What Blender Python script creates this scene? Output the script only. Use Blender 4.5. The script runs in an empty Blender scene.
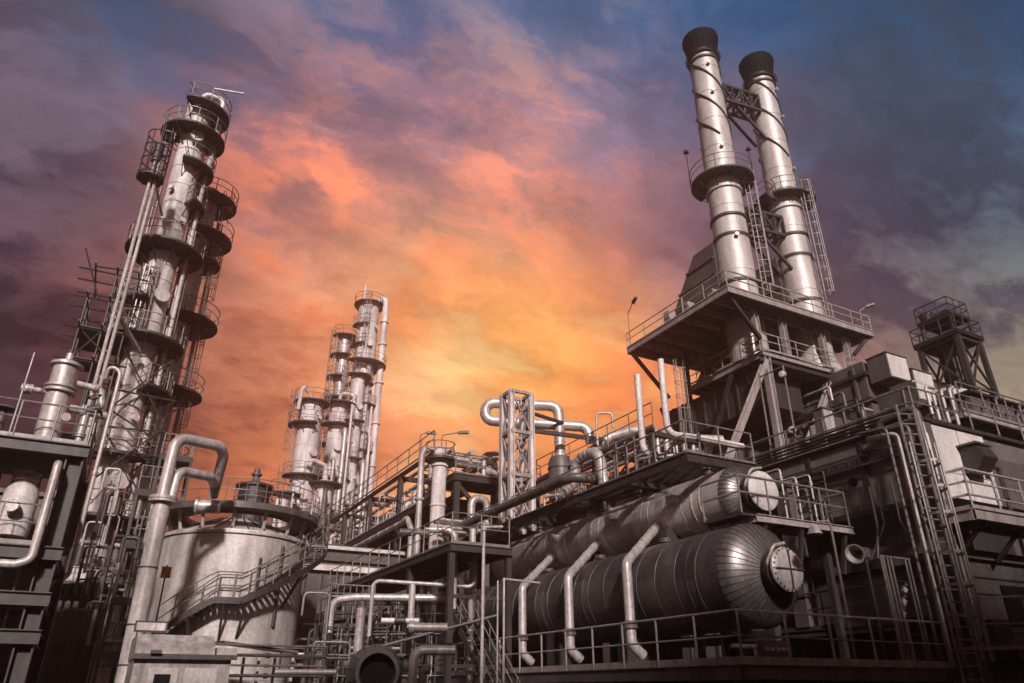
import bpy, math, random
from math import sin, cos, pi, sqrt, atan2, hypot
from mathutils import Vector as V, Matrix
R = math.radians
random.seed(11)
sc = bpy.context.scene
col = sc.collection

# ------------------------------------------------------------------ camera model
F = 720.0; PITCH = R(25.8); HEAD = R(28.2); CZ = 1.7
def ray(px, py):
    X = px - 512; u = 341.5 - py
    Y = F*cos(PITCH) - u*sin(PITCH); Z = F*sin(PITCH) + u*cos(PITCH)
    return V((X*cos(HEAD) + Y*sin(HEAD), -X*sin(HEAD) + Y*cos(HEAD), Z))
def at(px, py, D=None, x=None, y=None, z=None):
    d = ray(px, py)
    if D is not None: t = D/hypot(d.x, d.y)
    elif x is not None: t = x/d.x
    elif y is not None: t = y/d.y
    else: t = (z-CZ)/d.z
    return V((d.x*t, d.y*t, CZ + d.z*t))

cam = bpy.data.cameras.new('camera'); camo = bpy.data.objects.new('camera', cam); col.objects.link(camo)
cam.sensor_width = 36; cam.lens = F*36/1024; cam.clip_end = 3000; cam.clip_start = 0.1
camo.location = (0, 0, CZ); camo.rotation_euler = (R(90)+PITCH, 0, -HEAD)
sc.camera = camo

# ------------------------------------------------------------------ materials
def mat(name, c1, c2=None, rough=.5, metal=0., scale=1.2, streak=True, bump=.0, bscale=30, spec=.5, rvar=.15, rust=0., sheet=None):
    m = bpy.data.materials.new(name); m.use_nodes = True
    nt = m.node_tree; N = nt.nodes; L = nt.links
    b = N['Principled BSDF']; b.inputs['Metallic'].default_value = metal
    b.inputs['Specular IOR Level'].default_value = spec
    tc = N.new('ShaderNodeTexCoord')
    mp = N.new('ShaderNodeMapping'); mp.inputs['Scale'].default_value = (scale, scale, scale*(.22 if streak else 1))
    L.new(tc.outputs['Object'], mp.inputs['Vector'])
    n1 = N.new('ShaderNodeTexNoise'); n1.inputs['Scale'].default_value = 2.2; n1.inputs['Detail'].default_value = 7; n1.inputs['Roughness'].default_value = .65
    L.new(mp.outputs[0], n1.inputs['Vector'])
    r1 = N.new('ShaderNodeMapRange'); r1.inputs[1].default_value = .32; r1.inputs[2].default_value = .68
    L.new(n1.outputs['Fac'], r1.inputs[0])
    mx = N.new('ShaderNodeMix'); mx.data_type = 'RGBA'
    c2 = c2 or tuple(c*.62 for c in c1)
    mx.inputs[6].default_value = (*c2, 1); mx.inputs[7].default_value = (*c1, 1)
    L.new(r1.outputs[0], mx.inputs[0])
    out = mx.outputs[2]
    if sheet:                      # separate cladding sheets of slightly different tone, wrapped round a horizontal vessel
        sx = N.new('ShaderNodeSeparateXYZ'); L.new(tc.outputs['Object'], sx.inputs[0])
        a = N.new('ShaderNodeMath'); a.operation = 'DIVIDE'; L.new(sx.outputs['Y'], a.inputs[0]); a.inputs[1].default_value = sheet[0]
        fl = N.new('ShaderNodeMath'); fl.operation = 'FLOOR'; L.new(a.outputs[0], fl.inputs[0])
        zz = N.new('ShaderNodeMath'); zz.operation = 'DIVIDE'; L.new(sx.outputs['Z'], zz.inputs[0]); zz.inputs[1].default_value = sheet[1]
        h = N.new('ShaderNodeMath'); h.operation = 'MULTIPLY_ADD'; L.new(fl.outputs[0], h.inputs[0]); h.inputs[1].default_value = .37; L.new(zz.outputs[0], h.inputs[2])
        f2 = N.new('ShaderNodeMath'); f2.operation = 'FLOOR'; L.new(h.outputs[0], f2.inputs[0])
        cb = N.new('ShaderNodeCombineXYZ'); L.new(fl.outputs[0], cb.inputs[0]); L.new(f2.outputs[0], cb.inputs[1])
        wn = N.new('ShaderNodeTexWhiteNoise'); wn.noise_dimensions = '3D'; L.new(cb.outputs[0], wn.inputs['Vector'])
        mr = N.new('ShaderNodeMapRange'); mr.inputs[3].default_value = .62; mr.inputs[4].default_value = 1.3; L.new(wn.outputs['Value'], mr.inputs[0])
        vm = N.new('ShaderNodeVectorMath'); vm.operation = 'SCALE'; L.new(out, vm.inputs[0]); L.new(mr.outputs[0], vm.inputs['Scale'])
        out = vm.outputs[0]
    nf = N.new('ShaderNodeTexNoise'); nf.inputs['Scale'].default_value = 9; nf.inputs['Detail'].default_value = 8; nf.inputs['Roughness'].default_value = .7
    L.new(tc.outputs['Object'], nf.inputs['Vector'])
    rf = N.new('ShaderNodeMapRange'); rf.inputs[1].default_value = .35; rf.inputs[2].default_value = .65; rf.inputs[3].default_value = .74; rf.inputs[4].default_value = 1.14; L.new(nf.outputs['Fac'], rf.inputs[0])
    vf = N.new('ShaderNodeVectorMath'); vf.operation = 'SCALE'; L.new(out, vf.inputs[0]); L.new(rf.outputs[0], vf.inputs['Scale']); out = vf.outputs[0]
    if rust:
        n3 = N.new('ShaderNodeTexNoise'); n3.inputs['Scale'].default_value = 3.3; n3.inputs['Detail'].default_value = 9; n3.inputs['Roughness'].default_value = .75
        L.new(mp.outputs[0], n3.inputs['Vector'])
        r3 = N.new('ShaderNodeMapRange'); r3.inputs[1].default_value = .56; r3.inputs[2].default_value = .7; r3.inputs[4].default_value = rust
        L.new(n3.outputs['Fac'], r3.inputs[0])
        m3 = N.new('ShaderNodeMix'); m3.data_type = 'RGBA'; L.new(r3.outputs[0], m3.inputs[0]); L.new(out, m3.inputs[6])
        m3.inputs[7].default_value = (.085, .045, .032, 1); out = m3.outputs[2]
    L.new(out, b.inputs['Base Color'])
    n2 = N.new('ShaderNodeTexNoise'); n2.inputs['Scale'].default_value = 6; n2.inputs['Detail'].default_value = 5
    L.new(mp.outputs[0], n2.inputs['Vector'])
    r2 = N.new('ShaderNodeMapRange'); r2.inputs[3].default_value = max(.05, rough-rvar); r2.inputs[4].default_value = min(1, rough+rvar)
    L.new(n2.outputs['Fac'], r2.inputs[0]); L.new(r2.outputs[0], b.inputs['Roughness'])
    if bump:
        n4 = N.new('ShaderNodeTexNoise'); n4.inputs['Scale'].default_value = bscale; n4.inputs['Detail'].default_value = 4
        L.new(tc.outputs['Object'], n4.inputs['Vector'])
        bp = N.new('ShaderNodeBump'); bp.inputs['Strength'].default_value = bump; bp.inputs['Distance'].default_value = .02
        L.new(n4.outputs['Fac'], bp.inputs['Height']); L.new(bp.outputs[0], b.inputs['Normal'])
    return m

M = {
 'white':  mat('white_paint', (.82,.72,.70), (.42,.34,.33), .5, 0, .9, rust=.35, bump=.15, bscale=4),
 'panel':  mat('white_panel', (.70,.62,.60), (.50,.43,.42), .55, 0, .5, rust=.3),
 'stack':  mat('stack_steel', (.68,.59,.57), (.38,.32,.31), .5, .25, .6, rust=.2, bump=.1, bscale=3),
 'pale':   mat('pale_steel', (.66,.57,.55), (.27,.22,.21), .45, .25, 1.4, rust=.4),
 'clad':   mat('aluminium_cladding', (.70,.61,.59), (.36,.30,.29), .46, .4, 1.6, bump=.35, bscale=3),
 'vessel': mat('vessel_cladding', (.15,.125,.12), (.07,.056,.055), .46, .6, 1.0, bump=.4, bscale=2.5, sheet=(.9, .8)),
 'head':   mat('vessel_head_cladding', (.25,.22,.215), (.14,.12,.115), .4, .7, 1.2, bump=.3, bscale=3),
 'grey':   mat('grey_paint', (.14,.113,.11), (.06,.047,.046), .5, .1, .9, rust=.4),
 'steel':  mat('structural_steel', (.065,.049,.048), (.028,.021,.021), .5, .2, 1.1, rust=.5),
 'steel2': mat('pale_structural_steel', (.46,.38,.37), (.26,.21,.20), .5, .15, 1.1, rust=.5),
 'rail':   mat('galvanised_rail', (.30,.25,.24), (.17,.14,.135), .45, .3, 2, rust=.4),
 'dark':   mat('dark_steel', (.050,.040,.040), (.028,.022,.022), .6, .1, 1.0, rust=.4),
 'soot_and_shade':   mat('soot_and_shade_black', (.010,.008,.008), (.005,.004,.004), .8, 0, 2, spec=.15),
 'grate':  mat('deck_plate', (.055,.044,.043), (.03,.024,.023), .65, .2, 2, rust=.4),
 'casing': mat('heater_casing', (.15,.12,.117), (.07,.055,.053), .55, .1, .5, rust=.5),
 'roof':   mat('roof_sheet', (.14,.115,.11), (.08,.065,.06), .6, .1, .7, rust=.5),
 'glass':  mat('dark_glass', (.02,.02,.022), None, .12, 0, 1),
 'orange': mat('orange_paint', (.55,.17,.05), None, .5, 0, 2),
 'ground': mat('stained_concrete', (.07,.06,.058), (.04,.034,.033), .85, 0, .15, streak=False, bump=.3, bscale=8),
}

# ------------------------------------------------------------------ mesh builder
SPLIT = {'column', 'bracket', 'joist', 'cross_beam', 'beam', 'strut', 'knee_brace', 'stiffening_ring', 'hanger', 'stand', 'foot', 'boards', 'edge_beam', 'cross_arm', 'conduit', 'vent', 'clamp', 'dial', 'gauge_glass', 'tie_beam', 'walkway', 'peep_door', 'crosspiece', 'side_pipe', 'cabin_frame', 'strap', 'ledge', 'lightning_rod'}
class MB:
    def __init__(s): s.v = []; s.f = []; s.marks = []; s.nest = False
    def add(s, vs, fs):
        if not s.nest: s.marks.append((len(s.v), len(s.f)))
        k = len(s.v); s.v += [V(p) for p in vs]; s.f += [tuple(i+k for i in f) for f in fs]; return s
    def frame(s, o, ax, ay, az, x0, x1, y0, y1, z0, z1):
        P = [o+ax*x+ay*y+az*z for x in (x0, x1) for y in (y0, y1) for z in (z0, z1)]
        return s.add(P, [(0,1,3,2),(4,6,7,5),(0,4,5,1),(2,3,7,6),(0,2,6,4),(1,5,7,3)])
    def box(s, x0, x1, y0, y1, z0, z1):
        return s.frame(V((0,0,0)), V((1,0,0)), V((0,1,0)), V((0,0,1)), min(x0,x1), max(x0,x1), min(y0,y1), max(y0,y1), min(z0,z1), max(z0,z1))
    def axes(s, p, q, up=None):
        d = (q-p).normalized(); up = up or (V((0,0,1)) if abs(d.z) < .95 else V((0,1,0)))
        a = d.cross(up).normalized(); return d, a, a.cross(d).normalized()
    def beam(s, p, q, w, h=None, up=None):
        p = V(p); q = V(q); h = h or w
        d, a, b = s.axes(p, q, up); return s.frame(p, d, a, b, 0, (q-p).length, -w/2, w/2, -h/2, h/2)
    def ibeam(s, p, q, w, h, t=.03, up=None):
        p = V(p); q = V(q); d, a, b = s.axes(p, q, up); L = (q-p).length
        s.frame(p, d, a, b, 0, L, -w/2, w/2, h/2-t, h/2); s.nest = True
        s.frame(p, d, a, b, 0, L, -w/2, w/2, -h/2, -h/2+t)
        s.frame(p, d, a, b, 0, L, -t/2, t/2, -h/2+t, h/2-t); s.nest = False; return s
    def cyl(s, p, q, r, r2=None, n=14, caps=True):
        p = V(p); q = V(q); r2 = r if r2 is None else r2
        d, a, b = s.axes(p, q)
        vs = []
        for c, rr in ((p, r), (q, r2)):
            vs += [c + (a*cos(2*pi*i/n) + b*sin(2*pi*i/n))*rr for i in range(n)]
        fs = [(i, (i+1) % n, n+(i+1) % n, n+i) for i in range(n)]
        if caps: fs += [tuple(range(n))[::-1], tuple(range(n, 2*n))]
        return s.add(vs, fs)
    def tube(s, pts, r, n=8, closed=False, caps=True):
        pts = [V(p) for p in pts]; m = len(pts)
        if m < 2: return s
        T = []
        for i in range(m):
            a = pts[i-1] if (i > 0 or closed) else pts[0]; b = pts[(i+1) % m] if (i < m-1 or closed) else pts[-1]
            T.append((b-a).normalized())
        u = T[0].orthogonal().normalized(); vs = []
        for i in range(m):
            if i: u = (u - T[i]*u.dot(T[i]))
            if u.length < 1e-6: u = T[i].orthogonal()
            u.normalize(); w = T[i].cross(u)
            k = 1.0
            if 0 < i < m-1:
                cs = (pts[i]-pts[i-1]).normalized().dot(T[i]); k = 1/max(.6, cs)
            vs += [pts[i] + (u*cos(2*pi*j/n) + w*sin(2*pi*j/n))*r*k for j in range(n)]
        fs = []
        for i in range(m if closed else m-1):
            i2 = (i+1) % m
            fs += [(i*n+j, i*n+(j+1) % n, i2*n+(j+1) % n, i2*n+j) for j in range(n)]
        if caps and not closed: fs += [tuple(range(n))[::-1], tuple(range((m-1)*n, m*n))]
        return s.add(vs, fs)
    def lathe(s, prof, c, d=V((0,0,1)), n=32):
        c = V(c); d = V(d).normalized(); a = d.orthogonal().normalized(); b = d.cross(a); vs = []; m = len(prof)
        for (r, z) in prof:
            vs += [c + d*z + (a*cos(2*pi*i/n) + b*sin(2*pi*i/n))*max(r, .0005) for i in range(n)]
        fs = [(k*n+i, k*n+(i+1) % n, (k+1)*n+(i+1) % n, (k+1)*n+i) for k in range(m-1) for i in range(n)]
        return s.add(vs, fs)
    def sector(s, cx, cy, ri, ro, a0, a1, z0, z1, n=None):
        n = n or max(6, int(abs(a1-a0)/R(10))); vs = []
        for i in range(n+1):
            a = a0+(a1-a0)*i/n
            for rr in (ri, ro):
                for z in (z0, z1): vs.append((cx+rr*cos(a), cy+rr*sin(a), z))
        fs = []
        for i in range(n):
            k = i*4; j = k+4
            fs += [(k+1, k+3, j+3, j+1), (k, j, j+2, k+2), (k+2, j+2, j+3, k+3), (k, k+1, j+1, j)]
        fs += [(0, 2, 3, 1), (n*4, n*4+1, n*4+3, n*4+2)]
        return s.add(vs, fs)
    def prism(s, poly, off):
        n = len(poly); P = [V(p) for p in poly]; off = V(off)
        return s.add(P+[p+off for p in P], [tuple(range(n))[::-1], tuple(range(n, 2*n))] + [(i, (i+1) % n, n+(i+1) % n, n+i) for i in range(n)])
    def build(s, name, m, parent=None, base=None, label=None, angle=35):
        if not s.v: return None
        if name in SPLIT and parent is not None and 1 < len(s.marks) <= 60:
            first = None; mk = s.marks+[(len(s.v), len(s.f))]
            for (v0, f0), (v1_, f1) in zip(mk, mk[1:]):
                q = MB(); q.v = s.v[v0:v1_]; q.f = [tuple(i-v0 for i in f) for f in s.f[f0:f1]]
                o = q.build(name, m, parent, base, label, angle); first = first or o
            return first
        root = parent
        while root is not None and root.parent is not None: root = root.parent
        o0 = V(root.location) if root is not None else (V(base) if base else s.center())
        me = bpy.data.meshes.new(name)
        me.from_pydata([tuple(p-o0) for p in s.v], [], s.f); me.update()
        me.polygons.foreach_set('use_smooth', [True]*len(me.polygons)); me.set_sharp_from_angle(angle=R(angle))
        me.materials.append(M[m] if isinstance(m, str) else m)
        o = bpy.data.objects.new(name, me); col.objects.link(o)
        if parent is not None: o.parent = parent
        else: o.location = o0
        if label: o['label'] = label
        return o
    def center(s):
        n = len(s.v); c = V((0,0,0))
        for p in s.v: c += p
        c /= n; return V((c.x, c.y, min(p.z for p in s.v)))

def tag(o, label, cat, group=None):
    o['label'] = label; o['category'] = cat
    if group: o['group'] = group
    return o
def thing(name, label, cat, loc, group=None):
    o = bpy.data.objects.new(name, None); o.empty_display_size = .3; col.objects.link(o); o.location = V(loc)
    return tag(o, label, cat, group)
def struct(o, k='structure'): o['kind'] = k; return o

# ------------------------------------------------------------------ repeated kits
def fillet(pts, rad, k=6):
    pts = [V(p) for p in pts]; out = [pts[0]]
    for i in range(1, len(pts)-1):
        a, b, c = pts[i-1], pts[i], pts[i+1]; u = (a-b); w = (c-b); la, lc = u.length, w.length; u.normalize(); w.normalize()
        ang = u.angle(w)
        if ang > R(175) or ang < R(2): out.append(b); continue
        t = min(rad/math.tan(ang/2), la*.48, lc*.48)
        rr = t*math.tan(ang/2); bis = (u+w).normalized(); cc = b + bis*(rr/sin(ang/2))
        p0 = b+u*t; p1 = b+w*t; v0 = (p0-cc); v1 = (p1-cc); th = v0.angle(v1)
        for j in range(k+1):
            f = j/k; out.append(cc + (v0*sin((1-f)*th) + v1*sin(f*th))/sin(th))
    out.append(pts[-1]); return out

def pipe(label, pts, r, m='pale', name='pipe', bend=None, bands=None, flanges=(), group=None, parent=None, n=12, cat='pipe', valve=()):
    pts = [V(p) for p in pts]; mb = MB(); path = fillet(pts, bend or r*3); mb.tube(path, r, n)
    L = [0]
    for a, b in zip(path, path[1:]): L.append(L[-1]+(b-a).length)
    def locate(d):
        for i in range(len(path)-1):
            if L[i+1] >= d: return path[i].lerp(path[i+1], (d-L[i])/max(1e-6, L[i+1]-L[i])), (path[i+1]-path[i]).normalized()
        return path[-1], (path[-1]-path[-2]).normalized()
    if bands:
        d = bands*.5
        while d < L[-1]:
            p, t = locate(d); mb.cyl(p-t*.02, p+t*.02, r*1.06+.004, n=n); d += bands
    o = mb.build(name, m, parent, base=pts[0] if parent is None else None)
    if parent is None: tag(o, label, cat, group)
    for fr in flanges:
        p, t = locate(fr*L[-1]); g = MB(); g.cyl(p-t*.06, p-t*.012, r*1.45+.01, n=16); g.cyl(p+t*.012, p+t*.06, r*1.45+.01, n=16); g.cyl(p-t*.012, p+t*.012, r*1.2, n=12)
        if parent is None or parent.parent is None: g.build('flange', m, o)
    for fr in valve:
        p, t = locate(fr*L[-1]); g = MB(); g.cyl(p-t*r*2, p+t*r*2, r*1.3, n=12); g.cyl(p-t*r*2.2, p-t*r*1.8, r*1.8, n=14); g.cyl(p+t*r*1.8, p+t*r*2.2, r*1.8, n=14)
        s = t.orthogonal().normalized()
        if abs(t.z) < .7: s = V((0,0,1))
        g.cyl(p, p+s*r*4, r*.4, n=8); ring = [p+s*r*4+(t*cos(a)+t.cross(s)*sin(a))*r*1.8 for a in [2*pi*i/14 for i in range(14)]]
        g.tube(ring, r*.22, 6, closed=True); g.beam(ring[0], ring[7], r*.25); g.build('valve', 'steel', o)
    return o

def railing(parent, pts, h=1.1, sp=1.5, r=.024, m='rail', posts=True, mid=(.55,), toe=.12, closed=False):
    """handrail along pts (points on the deck edge); posts are sub-parts when parent is a thing"""
    pts = [V(p) for p in pts]; mb = MB(); up = V((0,0,1))
    seg = list(zip(pts, pts[1:])) + ([(pts[-1], pts[0])] if closed else [])
    loop = pts + ([pts[0]] if closed else [])
    mb.tube([p+up*h for p in loop], r, 6)
    for f in mid: mb.tube([p+up*h*f for p in loop], r*.8, 6)
    if toe:
        for a, b in seg: mb.beam(a+up*toe/2, b+up*toe/2, .012, toe)
    P = []
    acc = 0; P.append(pts[0])
    for a, b in seg:
        L = (b-a).length; k = max(1, round(L/sp)) if L > sp*.6 else 0
        if k:
            for i in range(1, k+1): P.append(a.lerp(b, i/k)); acc = 0
        else:
            acc += L
            if acc >= sp: P.append(b.copy()); acc = 0
    if not posts:
        for p in P: mb.cyl(p, p+up*h, r, n=6)
    o = mb.build('railing', m, parent)
    if posts:
        for p in P[:60]: MB().cyl(p, p+up*(h-.003), r*1.05, n=7).build('post', m, o)
    return o

def arc(cx, cy, r, a0, a1, z, n=None):
    n = n or max(5, int(abs(a1-a0)/R(9)))
    return [V((cx+r*cos(a0+(a1-a0)*i/n), cy+r*sin(a0+(a1-a0)*i/n), z)) for i in range(n+1)]

def ladder(parent, x, y, z0, z1, nx, ny, w=.45, m='rail', cage=True, cr=.38, r=.025, top=1.1):
    """vertical ladder at x,y; (nx,ny) points away from what it hangs on"""
    n = V((nx, ny, 0)).normalized(); t = V((-n.y, n.x, 0)); mb = MB(); c = V((x, y, 0))
    for s in (-1, 1): mb.tube([c+t*s*w/2+V((0,0,z0)), c+t*s*w/2+V((0,0,z1+top))], r, 6)
    z = z0+.3
    while z < z1+top: mb.cyl(c-t*w/2+V((0,0,z)), c+t*w/2+V((0,0,z)), r*.6, n=5); z += .3
    o = mb.build('ladder', m, parent)
    if cage and z1-z0 > 2.6:
        g = MB(); z = z0+2.3; a = [i*pi/8 for i in range(9)]
        pts = [t*cos(q)*cr + n*(sin(q)*cr*1.7) for q in a]
        while z <= z1+top: g.tube([c+p+V((0,0,z)) for p in pts], r*.9, 5); z += .9
        for p in pts[1::2]+[pts[4]]: g.tube([c+p+V((0,0,z0+2.3)), c+p+V((0,0,z1+top))], r*.65, 5)
        g.build('cage', m, o)
    return o

def ringplat(parent, cx, cy, z, ri, ro, a0=0, a1=360, th=.06, m='dark', rm='rail', posts=False, h=1.1, brack=True, r=.028, sp=1.1):
    a0, a1 = R(a0), R(a1); full = abs(a1-a0) > R(355)
    mb = MB(); mb.sector(cx, cy, ri, ro, a0, a1, z-th, z)
    mb.sector(cx, cy, ro-.05, ro+.004, a0, a1, z-th-.02, z+.05)
    if brack:
        k = max(2, int((a1-a0)*ro/1.3))
        for i in range(k+1):
            a = a0+(a1-a0)*i/k; d = V((cos(a), sin(a), 0)); c = V((cx, cy, z-th))
            mb.beam(c+d*ri*.98-V((0,0,.06)), c+d*ro*.98-V((0,0,.06)), .05, .12)
            mb.beam(c+d*ri*.98-V((0,0,.9)), c+d*(ro*.9)-V((0,0,.1)), .05, .05)
    o = mb.build('platform', m, parent)
    pts = arc(cx, cy, ro-.03, a0, a1, z)
    if not full: pts = [V((cx+ri*cos(a0), cy+ri*sin(a0), z))] + pts + [V((cx+ri*cos(a1), cy+ri*sin(a1), z))]
    g = MB(); up = V((0,0,1))
    for hh, q in ((h, r), (h*.55, r*.8)): g.tube([p+up*hh for p in pts], q, 6)
    acc = sp
    for i, p in enumerate(pts):
        if acc >= sp or i == len(pts)-1: g.cyl(p, p+up*h, r, n=6); acc = 0
        if i < len(pts)-1: acc += (pts[i+1]-p).length
    g.build('railing', rm, o)
    return o

def deck(parent, x0, x1, y0, y1, z, th=.06, bh=.25, joist=1.2, m='grate', bm='steel', along='x', name='deck', open_grid=False):
    """grating deck with a channel round the edge and joists below"""
    if open_grid:                # real bar grating: light falls through it
        gr = MB(); xx = x0+.06
        while xx < x1-.03: gr.box(xx-.006, xx+.006, y0+.05, y1-.05, z-.035, z); xx += .095
        yy = y0+.2
        while yy < y1: gr.box(x0+.05, x1-.05, yy-.005, yy+.005, z-.02, z-.004); yy += .5
        o = gr.build(name, m, parent)
    else: o = MB().box(x0+.03, x1-.03, y0+.03, y1-.03, z-th, z).build(name, m, parent)
    e = MB(); zc = z-bh/2-.003
    e.ibeam((x0, y0, zc), (x1, y0, zc), .12, bh, .02); e.ibeam((x0, y1, zc), (x1, y1, zc), .12, bh, .02)
    e.ibeam((x0, y0+.07, zc), (x0, y1-.07, zc), .12, bh, .02); e.ibeam((x1, y0+.07, zc), (x1, y1-.07, zc), .12, bh, .02)
    e.build('edge_beam', bm, parent)
    j = MB(); 
    if along == 'x':
        k = max(1, int((y1-y0)/joist))
        for i in range(1, k): y = y0+(y1-y0)*i/k; j.ibeam((x0+.07, y, zc-.02), (x1-.07, y, zc-.02), .1, bh-.06, .018)
    else:
        k = max(1, int((x1-x0)/joist))
        for i in range(1, k): x = x0+(x1-x0)*i/k; j.ibeam((x, y0+.07, zc-.02), (x, y1-.07, zc-.02), .1, bh-.06, .018)
    j.build('joist', bm, parent)
    return o

def flight(parent, p, q, w=.8, m='grate', rm='rail', rail=True, side=None):
    """straight stair from p (low) to q (high)"""
    p = V(p); q = V(q); h = V((q.x-p.x, q.y-p.y, 0)); hd = h.normalized(); t = V((-hd.y, hd.x, 0)); mb = MB()
    for s in (-1, 1): mb.beam(p+t*s*w/2, q+t*s*w/2, .04, .22)
    k = max(3, int((q.z-p.z)/.19))
    for i in range(1, k): c = p.lerp(q, i/k); mb.beam(c-t*(w/2-.03), c+t*(w/2-.03), .24, .03, up=V((0,0,1)))
    o = mb.build('stair_flight', m, parent)
    if rail:
        g = MB(); up = V((0,0,1))
        for s in (-1, 1):
            for hh in (1.0, .55): g.tube([p+t*s*w/2+up*hh, q+t*s*w/2+up*hh], .024, 6)
            n = max(2, int((q-p).length/1.3))
            for i in range(n+1): c = p.lerp(q, i/n)+t*s*w/2; g.cyl(c, c+up, .024, n=6)
        g.build('handrail', rm, o)
    return o

def dome(r, z, h, k=7, sgn=1):
    return [(r*cos(a), z+sgn*h*sin(a)) for a in [i*pi/2/k for i in range(k+1)]]

def nozzle(parent, p, d, r=.15, L=.35, m='pale'):
    p = V(p); d = V(d).normalized(); g = MB(); g.cyl(p-d*.1, p+d*L, r, n=12); g.cyl(p+d*(L-.05), p+d*L, r*1.5, n=16); g.cyl(p+d*(L+.01), p+d*(L+.07), r*1.5, n=16)
    return g.build('nozzle', m, parent)

def manway(parent, p, d, r=.32, m='pale'):
    p = V(p); d = V(d).normalized(); g = MB(); g.cyl(p-d*.1, p+d*.28, r, n=18); g.cyl(p+d*.24, p+d*.3, r*1.25, n=22); g.cyl(p+d*.31, p+d*.37, r*1.25, n=22)
    a = d.orthogonal().normalized(); b = d.cross(a)
    for i in range(14): q = p+(a*cos(i*pi/7)+b*sin(i*pi/7))*r*1.13+d*.37; g.cyl(q, q+d*.03, .022, n=6)
    return g.build('manway', m, parent)

def lamp_post(label, p, h=2.2, arm=V((.6,0,0)), group='lamp arms standing on the decks', m='rail'):
    p = V(p); t = thing('flood_lamp', label, 'lamp', p, group); q = p+V((0,0,h))
    MB().tube(fillet([p, q, q+arm*1.0+V((0,0,.15))], .15), .03, 7).build('pole', m, t)
    e = q+arm+V((0,0,.15)); d = arm.normalized()
    MB().frame(e, d, d.cross(V((0,0,1))), V((0,0,1)), -.02, .55, -.11, .11, -.08, .06).build('lamp_head', 'grey', t)
    return t
M['tank_paint'] = mat('tank_paint', (.74,.65,.62), (.27,.22,.21), .42, .15, .5, rust=.35, bump=.12, bscale=2)
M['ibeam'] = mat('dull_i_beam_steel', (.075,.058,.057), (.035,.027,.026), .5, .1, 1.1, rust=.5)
M['vessel_upper'] = mat('vessel_cladding_shade_lift', (.66,.56,.54), (.40,.33,.32), .5, .15, 1.0, bump=.4, bscale=2.5, sheet=(.9, .8))  # lighter copy of the vessel cladding; colour makes up for the deck's shade
HAZE = 0.0023; SKYF = 1.32
WARP = .11; KRBF = 200.0; SUNE = 5.0; CLOC = (8.2, -2.6, 0)
REST = (.034, .021, .025)
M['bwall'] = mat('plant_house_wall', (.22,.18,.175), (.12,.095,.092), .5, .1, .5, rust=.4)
# ================================================================== GROUND
struct(MB().box(-900, 900, -900, 900, -.5, 0).build('ground', 'ground', base=(0,0,0)))
struct(MB().box(6, 60, 8, 60, .001, .12).build('concrete_plinth', 'ground', base=(20,20,0)))

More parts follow.
